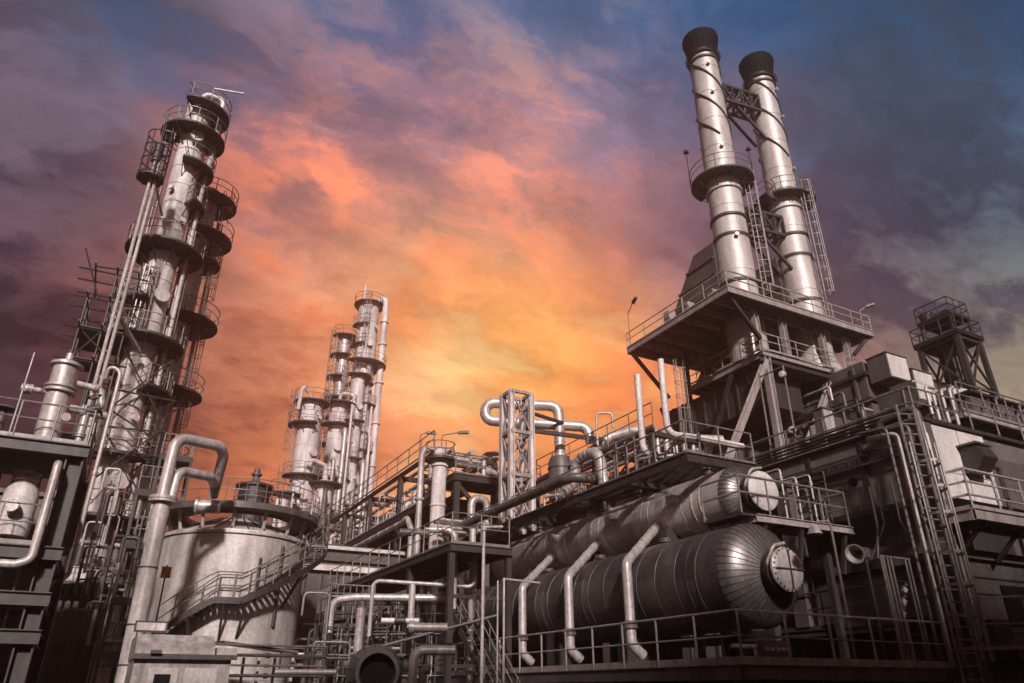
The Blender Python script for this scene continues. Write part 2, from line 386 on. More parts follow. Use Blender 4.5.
# ================================================================== TWIN STACKS
def strakes(o, cx, cy, r, z0, z1, pitch, ph, m):
    for k in range(3):
        n = 60; pts = []
        for i in range(n+1):
            z = z1-(z1-z0)*i/n; a = ph+2*pi*k/3+2*pi*(z1-z)/pitch
            pts.append(V((cx+(r(z)+.03)*cos(a), cy+(r(z)+.03)*sin(a), z)))
        MB().tube(pts, .085, 5).build('strake', m, o)
def stack(cx, cy, z0, zt, rb, rt, label, ph, plz, pla, ln, lz):
    t = thing('flue_stack', label, 'chimney', (cx, cy, z0), 'twin flue stacks')
    rad = lambda z: rb+(rt-rb)*(z-z0)/(zt-z0)
    g = MB(); prof = []; z = z0
    seams = [z0+1.2+i*2.55 for i in range(int((zt-z0-1.5)/2.55))]
    prof.append((rad(z0), 0))
    for s in seams: prof += [(rad(s), s-z0-.03), (rad(s)+.025, s-z0-.02), (rad(s)+.025, s-z0+.02), (rad(s), s-z0+.03)]
    prof.append((rad(zt), zt-z0)); g.lathe(prof, (cx, cy, z0), n=48); sh = g.build('shaft', 'stack', t, angle=40)
    rr = MB()
    for s in (z0+5.5, z0+9.0, plz-3.2, zt-2.3): rr.lathe([(rad(s)-.02, -.09), (rad(s)+.1, -.09), (rad(s)+.1, .09), (rad(s)-.02, .09)], (cx, cy, s), n=40)
    rr.build('stiffening_ring', 'dark', t)
    c = MB(); r = rt
    c.lathe([(r-.03, -1.5), (r+.05, -1.45), (r+.1, -.8), (r+.29, -.2), (r+.33, 0), (r+.33, .35), (r+.24, .35), (r+.15, -.4), (r-.1, -1.3)], (cx, cy, zt), n=40)
    for i in range(20):
        a = i*pi/10; d = V((cos(a), sin(a), 0)); p = V((cx, cy, zt))
        c.beam(p+d*(r+.04)-V((0,0,1.3)), p+d*(r+.36)+V((0,0,.3)), .05, .05)
    c.build('cap', 'soot_and_shade', t)
    b = MB().lathe([(r+.02, -.08), (r+.2, -.08), (r+.2, .06), (r+.02, .06)], (cx, cy, zt-1.75), n=36); b.tube(arc(cx, cy, r+.27, 0, 2*pi, zt-1.7), .035, 6); b.build('collar', 'dark', t)
    strakes(t, cx, cy, rad, plz+3.6, zt-1.8, 8.6, ph, 'dark')
    for (zz, a0, a1, ro) in pla: ringplat(t, cx, cy, zz, rad(zz)+.02, ro, a0, a1, h=1.15, r=.035)
    c2 = MB().lathe([(rad(plz)+.0, -1.0), (rad(plz)+.14, -.95), (rad(plz)+.14, -.75), (rad(plz), -.7)], (cx, cy, plz), n=36); c2.build('support_ring', 'stack', t)
    nx, ny = V(ln).normalized()
    for (a, bb, off) in lz:
        rr_ = rad((a+bb)/2)+.28; tx, ty = -ny, nx
        ladder(t, cx+nx*rr_+tx*off, cy+ny*rr_+ty*off, a, bb, nx, ny, .5, 'steel2', True, .42, .035)
    for zz in (plz-5, plz+2.5, zt-6, zt-3.2):
        nozzle(t, (cx+cos(ph-2.4)*rad(zz), cy+sin(ph-2.4)*rad(zz), zz), (cos(ph-2.4), sin(ph-2.4), 0), .09, .18, 'stack')
    return t
S1 = (32.05, 28.7); S2 = (37.3, 28.1)
s1 = stack(*S1, 19.65, 47.0, 1.2, 1.02, 'taller left flue stack with black flared crown and ring walkway', 0.3, 33.4,
           [(33.4, 95, 400, 2.15)], (.62, -.78), [(22.8, 33.3, .5)])
s2 = stack(*S2, 19.3, 46.6, 1.17, 1.0, 'right flue stack with caged ladder running down its front', 1.1, 33.2,
           [(33.2, -60, 190, 2.15), (33.2, 200, 285, 1.9)], (.25, -1), [(22.8, 33.1, 0)])
def lamp_on(par, x, y, z, h):
    g = MB(); g.cyl((x,y,z), (x,y,z+h), .035, n=6); g.build('lamp_pole', 'dark', par); MB().lathe([(0,.3),(.16,.2),(.2,0),(0,-.02)], (x,y,z+h), n=12).build('lamp_head', 'dark', par)
lamp_on(s1, S1[0]-2.05*.88, S1[1]+2.05*.6, 33.4, 3.0); lamp_on(s2, S2[0]-1.6, S2[1]+.9, 33.2, 5.0)

def box_truss(parent, p, q, w, h, n, chord=.12, web=.07, m='dark', name='truss'):
    p = V(p); q = V(q); d = (q-p).normalized(); t = d.cross(V((0,0,1))).normalized()*w/2; up = V((0,0,1))*h/2; g = MB()
    for a in (-1, 1):
        for b in (-1, 1): g.beam(p+t*a+up*b, q+t*a+up*b, chord)
    for i in range(n+1):
        c = p.lerp(q, i/n)
        for a in (-1, 1): g.beam(c+t*a-up, c+t*a+up, web)
        for b in (-1, 1): g.beam(c-t+up*b, c+t+up*b, web)
        if i < n:
            e = p.lerp(q, (i+1)/n)
            for a in (-1, 1): g.beam(c+t*a-up*(1 if i%2 else -1), e+t*a+up*(1 if i%2 else -1), web)
            g.beam(c-t+up, e+t+up, web); g.beam(c+t-up, e-t-up, web)
    return g.build(name, m, parent)
for (z, lab) in ((41.9, 'upper box truss tying the tops of the two stacks together'), (30.6, 'lower box truss between the two stacks under the ring walkways')):
    a = V((S1[0]+1.02, S1[1]-.1, z)); b = V((S2[0]-1.02, S2[1]+.1, z)); t = thing('tie_truss', lab, 'truss', a, 'trusses between the stacks')
    box_truss(t, a, b, 1.1, 1.5, 4, .2, .13); g = MB()
    for s in (-.5, .5):
        g.beam((a.x+.1, a.y+s, z+.6), (a.x+1.3, a.y+s, z+.62), .16); g.beam((b.x, b.y+s, z-3.4), (a.x+1.0, a.y+s, z-.72), .17)
    g.build('knee_brace', 'dark', t)

# ---- steel support structure under the stacks
t = thing('stack_platform', 'wide two-level steel platform round the feet of the stacks on diagonal braces', 'platform', (31, 26.7, 8))
deck(t, 27.95, 40.5, 25.85, 35.5, 22.7, joist=1.25, along='x', bh=.42, bm='steel2', name='upper_deck')
railing(t, [(27.98,35.48,22.7),(27.98,25.88,22.7),(40.47,25.88,22.7),(40.47,35.48,22.7)], r=.035, m='steel2', sp=1.9)
deck(t, 31.0, 36.7, 26.75, 33.3, 19.6, joist=1.1, bh=.4, bm='steel2', name='lower_deck')
railing(t, [(30.9,33.2,19.62),(30.9,26.62,19.62),(36.7,26.62,19.62),(39.5,26.62,19.62)], r=.035, m='steel2', sp=1.6)
MB().box(36.8, 39.5, 26.6, 27.6, 19.5, 19.56).build('walkway', 'grate', t); MB().box(36.78, 39.5, 26.5, 26.6, 19.3, 19.62).build('edge_beam', 'steel2', t)
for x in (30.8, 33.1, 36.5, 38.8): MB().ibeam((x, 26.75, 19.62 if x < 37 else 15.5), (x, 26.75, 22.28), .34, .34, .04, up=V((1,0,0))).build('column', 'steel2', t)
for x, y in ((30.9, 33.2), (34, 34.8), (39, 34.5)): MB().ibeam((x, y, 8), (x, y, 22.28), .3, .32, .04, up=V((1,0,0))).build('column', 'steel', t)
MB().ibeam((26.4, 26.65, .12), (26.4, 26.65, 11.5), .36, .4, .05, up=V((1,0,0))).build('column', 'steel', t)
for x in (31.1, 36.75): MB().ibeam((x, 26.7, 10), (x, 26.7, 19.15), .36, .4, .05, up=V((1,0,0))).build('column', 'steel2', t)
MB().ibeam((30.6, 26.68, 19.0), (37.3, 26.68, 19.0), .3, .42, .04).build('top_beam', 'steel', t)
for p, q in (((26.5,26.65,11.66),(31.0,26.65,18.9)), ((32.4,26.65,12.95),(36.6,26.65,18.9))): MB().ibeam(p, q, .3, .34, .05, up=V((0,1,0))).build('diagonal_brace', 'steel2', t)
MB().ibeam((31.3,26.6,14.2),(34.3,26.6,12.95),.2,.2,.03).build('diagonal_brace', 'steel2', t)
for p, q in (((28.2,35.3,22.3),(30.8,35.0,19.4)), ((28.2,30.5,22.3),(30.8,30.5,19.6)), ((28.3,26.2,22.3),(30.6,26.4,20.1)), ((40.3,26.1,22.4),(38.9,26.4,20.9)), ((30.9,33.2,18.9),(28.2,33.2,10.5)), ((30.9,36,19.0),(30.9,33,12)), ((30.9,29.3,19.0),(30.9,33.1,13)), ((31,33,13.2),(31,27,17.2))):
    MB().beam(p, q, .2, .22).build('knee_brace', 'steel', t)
flight(t, (31.5, 32.6, 19.65), (31.5, 29.9, 22.6), .6)
ladder(t, 29.4, 31.9, 10.5, 19.5, -1, 0, .45, 'steel2', True)
for i, y in enumerate((27.4, 29.6, 31.4)): MB().box(28.3, 28.9, y, y+.5, 22.72, 23.4+.2*i).build('junction_box', 'steel2', t)
lamp_post('long street-type lamp arm at the left corner of the stack platform', (28.1, 35.3, 22.7), 2.6, V((-.2,-.9,.25)))
lamp_post('short lamp arm on the right end of the stack platform', (40.2, 26.2, 22.7), 1.6, V((.3,-.3,.1)))

def duct(name, label, cat, poly, off, m, ribs=None):
    t = thing(name, label, cat, poly[0]); MB().prism(poly, off).build('casing', m, t)
    if ribs:
        g = MB()
        for a, b in ribs: g.beam(a, b, .14, .14)
        g.build('stiffener', m, t)
    return t
# sloping flue ducts that lead into the stacks from behind
for (sx, sy, lab) in ((32.1, 29.9, 'sloping flue duct rising behind the left stack'), (37.3, 29.3, 'sloping flue duct rising behind the right stack')):
    P = [(sx-1.2, sy-.6, 22.78), (sx-1.2, sy+5.2, 22.78), (sx-1.2, sy+5.0, 23.8), (sx-1.2, sy+1.3, 28.6), (sx-1.2, sy-.6, 28.6)]
    duct('flue_duct', lab, 'duct', P, (2.4, 0, 0), 'grey', [((sx-1.24, sy+5.0-k*.95, 23.9+k*1.2), (sx-1.24, sy-.5, 23.9+k*1.2)) for k in range(4)])
t = duct('stack_breeching', 'dark ribbed box duct under the left side of the stack platform', 'duct', [(31.5,27.6,16.6),(31.5,36.5,16.6),(31.5,36.5,18.9),(31.5,27.6,18.9)], (3.2,0,0), 'steel',
     [((31.46, 27.6+k*.98, 16.6), (31.46, 27.6+k*.98, 18.9)) for k in range(10)])
t = thing('stack_breeching', 'round throat of the right stack standing over the heater roof', 'duct', (37.3, 28.1, 18.95))
MB().lathe([(1.5, 0), (1.5, .9), (1.19, 1.9)], (37.3, 28.1, 18.95), n=30).build('throat', 'stack', t); 
g = MB()
for k in range(16):
    a = k*pi/8; g.cyl((37.3+1.55*cos(a), 28.1+1.55*sin(a), 19.3), (37.3+1.55*cos(a), 28.1+1.55*sin(a), 19.5), .05, n=6)
g.build('bolt_ring', 'steel', t)

# ---- heater casing: a tall riveted box behind the frame
t = thing('heater_building', 'tall dark furnace casing with horizontal stiffeners behind the braces', 'furnace', (36.2, 24.2, 0))
MB().box(36.2, 49, 24.2, 46, 0, 18.9).build('wall', 'casing', t)
g = MB()
for z in (13.6, 14.9, 16.6, 18.2): g.box(36.02, 36.2, 24.2, 46, z-.1, z+.1).box(36.02, 49, 24.02, 24.2, z-.1, z+.1)
g.build('stiffener', 'steel', t)
g = MB()
for y in [24.8+2.2*i for i in range(10)]: g.box(36.08, 36.2, y, y+.16, 12, 18.85)
for x in [38.2+2.0*i for i in range(6)]: g.box(x, x+.16, 24.08, 24.2, 12, 18.85)
g.build('rib', 'casing', t)
for y, z in ((26.9, 15.7), (29.5, 15.7), (32, 17.4)): MB().lathe([(.0, .14), (.3, .13), (.34, 0)], (36.2, y, z), d=(-1,0,0), n=18).build('peep_door', 'steel2', t)
g = MB().box(36.3, 49, 24.3, 34, 18.9, 19.05); g.build('roof', 'roof', t)
def white_box(name, label, x0, x1, y0, y1, z0, z1, m='panel', m2='grey', group=None, cat='box'):
    t = thing(name, label, cat, (x0, y0, z0), group)
    MB().box(x0, x1, y0+.04, y1, z0, z1).build('body', m2, t)
    MB().box(x0+.06, x1-.06, y0, y0+.04, z0+.06, z1-.06).build('front_panel', m, t)
    MB().box(x0-.05, x1+.05, y0-.03, y1+.05, z1, z1+.06).build('lid', m2, t)
    return t
g1 = 'box housings along the furnace roof'
white_box('fan_housing', 'pale box housing on the furnace roof just right of the stack platform', 38.9, 42.0, 25.3, 28.3, 19.08, 20.0, group=g1)
white_box('fan_housing', 'low pale box housing at the right end of the furnace roof', 42.8, 46.6, 25.3, 28.3, 19.08, 19.9, group=g1)
for i, (x, z) in enumerate(((36.3, 17.5), (38.4, 16.9))):
    white_box('vent_box', ('pale-fronted vent box on the furnace front, left and higher one of two', 'pale-fronted vent box on the furnace front, right and lower one of two')[i], x, x+1.8, 22.7, 24.0, z, z+1.5, 'panel', 'casing', group='vent boxes on the furnace front')

# ---- lower block in front of the furnace (base), plus roof boxes
t = thing('equipment_block', 'long dark equipment block below the diagonal braces', 'building', (29.7, 15.5, 0))
MB().box(29.7, 36.0, 15.5, 22.5, 0, 12.7).build('wall', 'casing', t); MB().box(31.2, 36.0, 22.52, 46, 0, 12.68).build('wall', 'casing', t)
g = MB()
for z in (9.4, 10.6, 11.8): g.box(29.58, 29.7, 15.5, 22.5, z-.07, z+.07).box(31.08, 31.2, 22.6, 46, z-.07, z+.07).box(29.58, 36.0, 15.38, 15.5, z-.07, z+.07)
g.build('stiffener', 'steel', t)
MB().box(29.5, 36.1, 15.3, 22.6, 12.72, 12.8).build('roof_edge', 'steel', t)
g2 = 'box housings on the roof of the equipment block'
def roof_box(lab, x0, x1, y0, y1, z0, z1, m='panel'):
    t = thing('roof_housing', lab, 'box', (x0, y0, z0), g2)
    zc = z0+.35*(z1-z0); P = [(x0, y0, zc), (x0, y0+(y1-y0)*.15, z0), (x0, y1-(y1-y0)*.15, z0), (x0, y1, zc), (x0, y1, z1), (x0, y0, z1)]
    MB().prism(P, (x1-x0, 0, 0)).build('body', 'casing', t)
    MB().box(x0+.04, x1-.04, y0-.03, y0, zc+.03, z1-.04).build('front_panel', m, t)
    g = MB()
    for x in (x0+.15, x1-.15):
        for y in (y0+.5, y1-.5): g.box(x-.06, x+.06, y-.06, y+.06, 12.7, z0)
    g.build('stand', 'steel', t)
roof_box('dark housing with a pale front, nearest the pipe arch on the block roof', 30.4, 31.7, 18.0, 20.0, 13.0, 14.3)
roof_box('second pale-fronted housing on the block roof, under the lattice tower', 33.1, 34.8, 18.0, 20.0, 13.4, 14.7)
roof_box('grey housing on the block roof at the right edge of the picture', 35.8, 37.3, 18.0, 20.0, 13.0, 14.3, 'grey')
roof_box('upright pale-fronted housing behind the nearest roof housing', 32.2, 33.1, 19.2, 20.4, 13.8, 15.2)
white_box('control_cabinet', 'small grey control cabinet at the left end of the block roof', 29.9, 30.7, 22.7, 23.3, 12.9, 14.5, 'pale', 'grey', cat='cabinet')
for i, (y, lab) in enumerate(((24.6, 'lying electric fan motor on the block roof near the control cabinet'), (28.4, 'second lying fan motor on the block roof, below the right brace'))):
    t = thing('fan_motor', lab, 'motor', (31.9, y, 12.7), 'fan motors on the block roof')
    MB().cyl((31.4, y, 13.3), (32.6, y, 13.3), .42, n=24).build('casing', 'grey', t)
    g = MB(); [g.box(31.5+k*.12, 31.53+k*.12, y-.46, y+.46, 12.9, 13.7) for k in range(8)]; g.build('fins', 'steel', t)
    MB().box(31.4, 32.6, y-.4, y+.4, 12.72, 12.9).build('foot', 'steel', t)

# ---- lattice tower far right
t = thing('lattice_tower', 'black square lattice tower with a platform and winch cabin on top', 'tower', (44.2, 23.2, 0))
TX0, TX1, TY0, TY1 = 43.2, 45.4, 22.2, 24.7; TXC, TYC = 44.3, 23.45; SPL = .16
tp = lambda c, z: V((c[0]+(c[0]-TXC)*SPL*(1-z/21.6), c[1]+(c[1]-TYC)*SPL*(1-z/21.6), z))
CN = ((TX0, TY0), (TX0, TY1), (TX1, TY0), (TX1, TY1))
for c in CN: MB().beam(tp(c, 0), tp(c, 21.6), .27, .27).build('leg', 'dark', t)
g = MB(); Zs = [9, 12, 15, 18, 21.4]
for a, b in zip(Zs, Zs[1:]):
    for (p, q) in ((CN[0], CN[2]), (CN[0], CN[1]), (CN[2], CN[3]), (CN[1], CN[3])):
        g.beam(tp(p,a), tp(q,b), .11); g.beam(tp(q,a), tp(p,b), .11); g.beam(tp(p,b), tp(q,b), .14)
g.build('bracing', 'dark', t)
deck(t, 43.0, 45.7, 22.0, 24.95, 21.75, bm='dark', m='soot_and_shade', joist=1, bh=.18)
railing(t, [(43.0,24.95,21.75),(43.0,22.0,21.75),(45.7,22.0,21.75),(45.7,24.95,21.75)], m='dark', r=.035, posts=False, closed=True, sp=.9)
deck(t, 43.5, 45.6, 22.4, 24.6, 23.3, bm='dark', m='soot_and_shade', joist=1, name='upper_deck', bh=.15)
railing(t, [(43.5,24.6,23.3),(43.5,22.4,23.3),(45.6,22.4,23.3),(45.6,24.6,23.3)], m='dark', r=.035, posts=False, closed=True, sp=.7)
g = MB(); [g.beam((x, y, 21.75), (x, y, 23.2), .12) for x in (43.6, 45.5) for y in (22.5, 24.5)]; g.build('cabin_frame', 'dark', t)
MB().lathe([(.0,0),(.35,0),(.45,.3),(.45,.6),(.3,.7),(0,.75)], (43.9, 24.1, 23.35), n=20).build('drum', 'dark', t)
MB().box(44.4,45.1,23,24,23.35,24.0).build('winch', 'dark', t); MB().cyl((44.6,23.6,4),(44.6,23.6,21.6),.45,n=18).build('riser', 'dark', t)
g = MB(); [g.cyl((43.6+.3*k, 22.6+.2*k, 10),(43.6+.3*k, 22.6+.2*k, 21.7), .07, n=8) for k in range(3)]; g.build('conduit', 'dark', t)
MB().box(43.6,45.0,22.6,24,16.2,16.3).box(43.8,44.5,22.8,23.5,16.3,17.3).build('mid_landing', 'dark', t)

# ================================================================== BUILDING B: pale panel end, grey side
t = thing('fin_fan_house', 'box-shaped plant house with a bright white front panel and a dark grey long side', 'building', (20.6, 12.3, 6.4))
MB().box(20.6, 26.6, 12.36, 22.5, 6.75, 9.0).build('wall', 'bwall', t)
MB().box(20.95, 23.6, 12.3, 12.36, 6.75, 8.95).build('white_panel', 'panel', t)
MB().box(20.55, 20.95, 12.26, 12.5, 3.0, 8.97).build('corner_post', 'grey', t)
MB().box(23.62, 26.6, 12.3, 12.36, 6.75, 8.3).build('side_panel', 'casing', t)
MB().box(22.22,22.24,12.293,12.3,6.75,8.95).box(20.95,23.6,12.293,12.3,7.5,7.515).build('panel_seam','steel',t)
MB().box(20.5, 26.7, 12.2, 22.6, 9.0, 9.1).build('roof_edge', 'steel', t)
g = MB(); [g.box(20.53, 20.6, y, y+.1, 6.8, 9.0) for y in (14.4, 16.5, 18.6, 20.7)]; g.box(20.5,20.6,12.5,22.5,6.6,6.78); g.build('rib', 'steel', t)
MB().lathe([(0,.05),(.14,.05),(.15,0)], (20.6, 15.0, 7.75), d=(-1,0,0), n=20).build('port', 'soot_and_shade', t)
t2 = thing('exhaust_hood', 'grey exhaust hood fixed to the white front panel', 'hood', (22.3, 12.3, 7.9))
MB().prism([(22.1,12.28,8.35),(22.1,11.75,8.3),(22.1,11.6,7.95),(22.1,11.9,7.6),(22.1,12.28,7.55)], (.7,0,0)).build('casing', 'steel', t2)
MB().box(22.0,22.9,11.7,12.3,8.36,8.42).build('lid', 'grey', t2); MB().tube(fillet([(23.0,11.95,7.8),(23.3,11.95,7.8),(23.3,11.95,6.3)],.12), .07).build('drain_pipe', 'steel', t2)
t = thing('side_walkway', 'railed walkway below the white front panel', 'walkway', (20.1, 11.3, 6))
deck(t, 20.1, 28, 11.2, 12.2, 6.1, bm='steel2', bh=.3, along='y', joist=1.0)
railing(t, [(20.15,12.15,6.1),(20.15,11.25,6.1),(28,11.25,6.1)], sp=1.25, r=.03, mid=(.35,.68), m='steel2')
g = MB(); [g.beam((x, 12.25, 5.0), (x, 11.35, 5.82), .1) for x in (20.6, 22.4, 24.2)]; g.build('bracket', 'steel', t)
t = thing('second_walkway', 'railed walkway higher up at the right edge beside the lattice tower', 'walkway', (25.5, 14, 10))
deck(t, 25.4, 40, 13.6, 14.9, 10.6, bm='steel2', along='y'); railing(t, [(25.4,13.6,10.6),(40,13.6,10.6)], sp=1.4, r=.03, m='rail')
g = MB(); [g.beam((x, 14.8, 0), (x, 14.8, 10.3), .22) for x in (25.6, 30, 35)]; g.build('column', 'steel', t)
flight(t, (31, 14.2, 10.6), (35.5, 14.2, 13.6), .8)
# lower panelled wall
t = thing('panel_house', 'low plant house of dark grey panels under the railed walkway', 'building', (20.9, 12.6, 0))
MB().box(20.95, 27, 12.5, 20, .12, 5.05).build('wall', 'grey', t)
MB().box(20.8, 27.1, 12.35, 20.1, 5.05, 5.3).build('roof', 'roof', t)
g = MB(); [g.box(20.9, 27, 12.46, 12.5, z, z+.04) for z in (4.55, 4.1, 3.1)]; g.build('panel_joint', 'dark', t)
MB().box(22.6, 24.6, 12.44, 12.5, 3.3, 4.4).build('louvre', 'soot_and_shade', t); MB().box(21.1,21.9,12.1,12.5,2.9,3.4).build('cable_box', 'dark', t)
t = thing('hand_railed_landing', 'small landing with a bent handrail in front of the panel house', 'landing', (21.3, 11.4, 2.6))
deck(t, 20.2, 26, 11.2, 12.3, 2.6, bm='steel'); railing(t, [(20.3,12.2,2.6),(21.2,11.25,2.6),(26,11.25,2.6)], h=1.3, sp=1.6, r=.03, m='rail', mid=(.5,))
# caged ladder and vertical pipes at the corner
t = thing('caged_ladder', 'tall caged access ladder beside the pipe bundle at the white panel corner', 'ladder', (19.35, 11.6, .12))
ladder(t, 19.2, 11.85, .12, 7.9, -.35, -.94, .52, 'rail', False, r=.04, top=1.2)
g = MB(); a = [i*pi/8 for i in range(9)]; nx, ny = V((-.35,-.94)).normalized(); tx, ty = -ny, nx
hp = [V((19.25+tx*cos(q)*.4+nx*sin(q)*.65, 11.83+ty*cos(q)*.4+ny*sin(q)*.65, 0)) for q in a]
for z in (2.6, 3.35, 4.1, 4.9, 5.9, 6.6, 7.3): 
    for p, q in zip(hp, hp[1:]): g.beam(p+V((0,0,z)), q+V((0,0,z)), .012, .07)
for p in hp[1::2]+[hp[0]]: g.tube([p+V((0,0,2.3)), p+V((0,0,7.9 if p is not hp[0] else 8.6))], .028, 5)
g.build('cage', 'rail', t)
gp = 'vertical pipes running down beside the white panel'
pipe('thick bent pipe arching over and down the corner beside the white panel', [(20.2,13.6,8.7),(20.2,13.3,9.2),(20.2,12.15,9.3),(20.2,12.1,1.2)], .12, 'grey', flanges=(.4,.75), group=gp, bend=.25)
for i, (x, y, r) in enumerate(((19.85,12.7,.07),(20.0,12.4,.06),(20.42,12.15,.05),(19.7,12.9,.05))):
    pipe('thin vertical pipe in the bundle beside the caged ladder', [(x,y,.3),(x,y,8.6+.2*(i%2)),(x+.05,y+1.0,8.7+.2*(i%2))], r, ('pale','grey')[i%2], group=gp)
for i in range(4):
    pipe('thin pipe running level under the eave of the dark long side', [(20.42-.05*i, 12.8, 9.16+.10*i),(20.42-.05*i, 22.8, 9.16+.10*i)], .04, 'steel', group='eave pipes on the plant house', flanges=())
t = thing('roof_handrail', 'pipe handrail along the roof edge of the plant house', 'railing', (20.7, 12.4, 9.1)); railing(t, [(20.7, 22.4, 9.1),(20.7, 12.5, 9.1),(26.5, 12.5, 9.1)], sp=1.6, r=.03)
for i, (x, y) in enumerate(((22.6, 12.9), (23.1, 12.9), (23.6, 12.9))):
    pipe('short upright roof vent pipe above the white panel', [(x, y, 9.1),(x, y, 10.5+.15*i),(x+.25, y, 10.6+.15*i)], .06, 'pale', group='roof vent pipes', cat='vent pipe')

# ---- ducts, trays and piping that break up the big dark walls on the right
gw = 'pipes running along the furnace side'
for i in range(9):
    z = 13.2+.6*i; y0 = 24.8+.7*(i%3); pipe('level pipe with a dropped end on the long side of the furnace', [(35.8-.12*(i%3), y0, z-.9), (35.8-.12*(i%3), y0, z), (35.8-.12*(i%3), 41, z)], (.06,.1,.08)[i%3], ('steel','grey','pale')[i%3], 'wall_pipe', bend=.2, flanges=(.2,.5), group=gw)
for i in range(7):
    x = 30.2+.85*i; pipe('upright conduit on the near end wall of the equipment block', [(x, 15.25, .2), (x, 15.25, 12.3+.3*(i%2)), (x+.35, 15.25, 12.5+.3*(i%2))], .05+.02*(i%2), ('steel','grey')[i%2], 'conduit', group='conduits on the equipment block')
for i in range(6):
    y = 16.0+1.05*i; pipe('upright pipe with a hooked top on the long side of the equipment block', [(29.45, y, 9), (29.45, y, 13.2+.35*(i%3)), (30.1, y, 13.2+.35*(i%3))], .05+.025*(i%3), ('grey','pale','steel')[i%3], 'small_pipe', bend=.2, valve=(.6,) if i%2 else (), group='hooked pipes on the equipment block')
for i, (y, z, h, w_) in enumerate(((23.6, 12.8, 1.9, 1.6), (26.4, 12.8, 1.3, 1.2), (30.5, 12.8, 2.0, 1.8), (34, 12.8, 1.5, 1.4))):
    lab = ('nearest grey stepped cabinet on the block roof behind the right brace', 'low grey cabinet between two taller ones on the block roof', 'widest grey cabinet on the block roof between the braces', 'farthest grey cabinet on the block roof')[i]
    t = thing('roof_cabinet', lab, 'cabinet', (32, y, z), 'cabinets on the equipment block roof')
    MB().box(31.8, 33.6, y, y+w_, z, z+h).build('body', 'grey', t); MB().box(31.76, 31.8, y+.12, y+w_-.12, z+.15, z+h-.15).build('door', 'pale' if i % 2 == 0 else 'grey', t); MB().box(31.7, 33.7, y-.06, y+w_+.06, z+h, z+h+.06).build('lid', 'steel', t)
t = thing('cable_tray', 'long ladder-like cable tray on the long side wall of the plant house', 'cable tray', (20.3, 12.8, 8.1))
g = MB(); g.box(20.36,20.4,12.8,22,8.1,8.18).box(20.36,20.4,12.8,22,8.42,8.5); [g.box(20.36,20.39,y,y+.03,8.18,8.42) for y in [12.9+.4*k for k in range(23)]]; g.build('tray','steel',t)
g = MB(); [g.cyl((20.41,12.8,8.22+.05*k),(20.41,22,8.22+.05*k),.02,n=6) for k in range(4)]; g.build('cables','dark',t)
t = thing('wall_duct', 'square duct with flanged joints stepping down the long side of the plant house', 'duct', (20.2, 17.4, 3))
MB().box(20.0,20.5,17.2,17.75,3.5,8.3).build('duct','grey',t); g = MB(); [g.box(19.95,20.52,17.14,17.81,z,z+.08) for z in (4.4,5.6,6.8,8.0)]; g.build('flange','steel',t)
t = thing('louvred_vent', 'louvred vent set in the long side of the plant house', 'vent', (20.5, 19.2, 7.1)); MB().box(20.5,20.59,19.0,20.4,7.1,8.0).build('frame','grey',t); g = MB(); [g.box(20.46,20.5,19.08,20.32,7.18+.11*k,7.22+.11*k) for k in range(7)]; g.build('slats','steel',t)
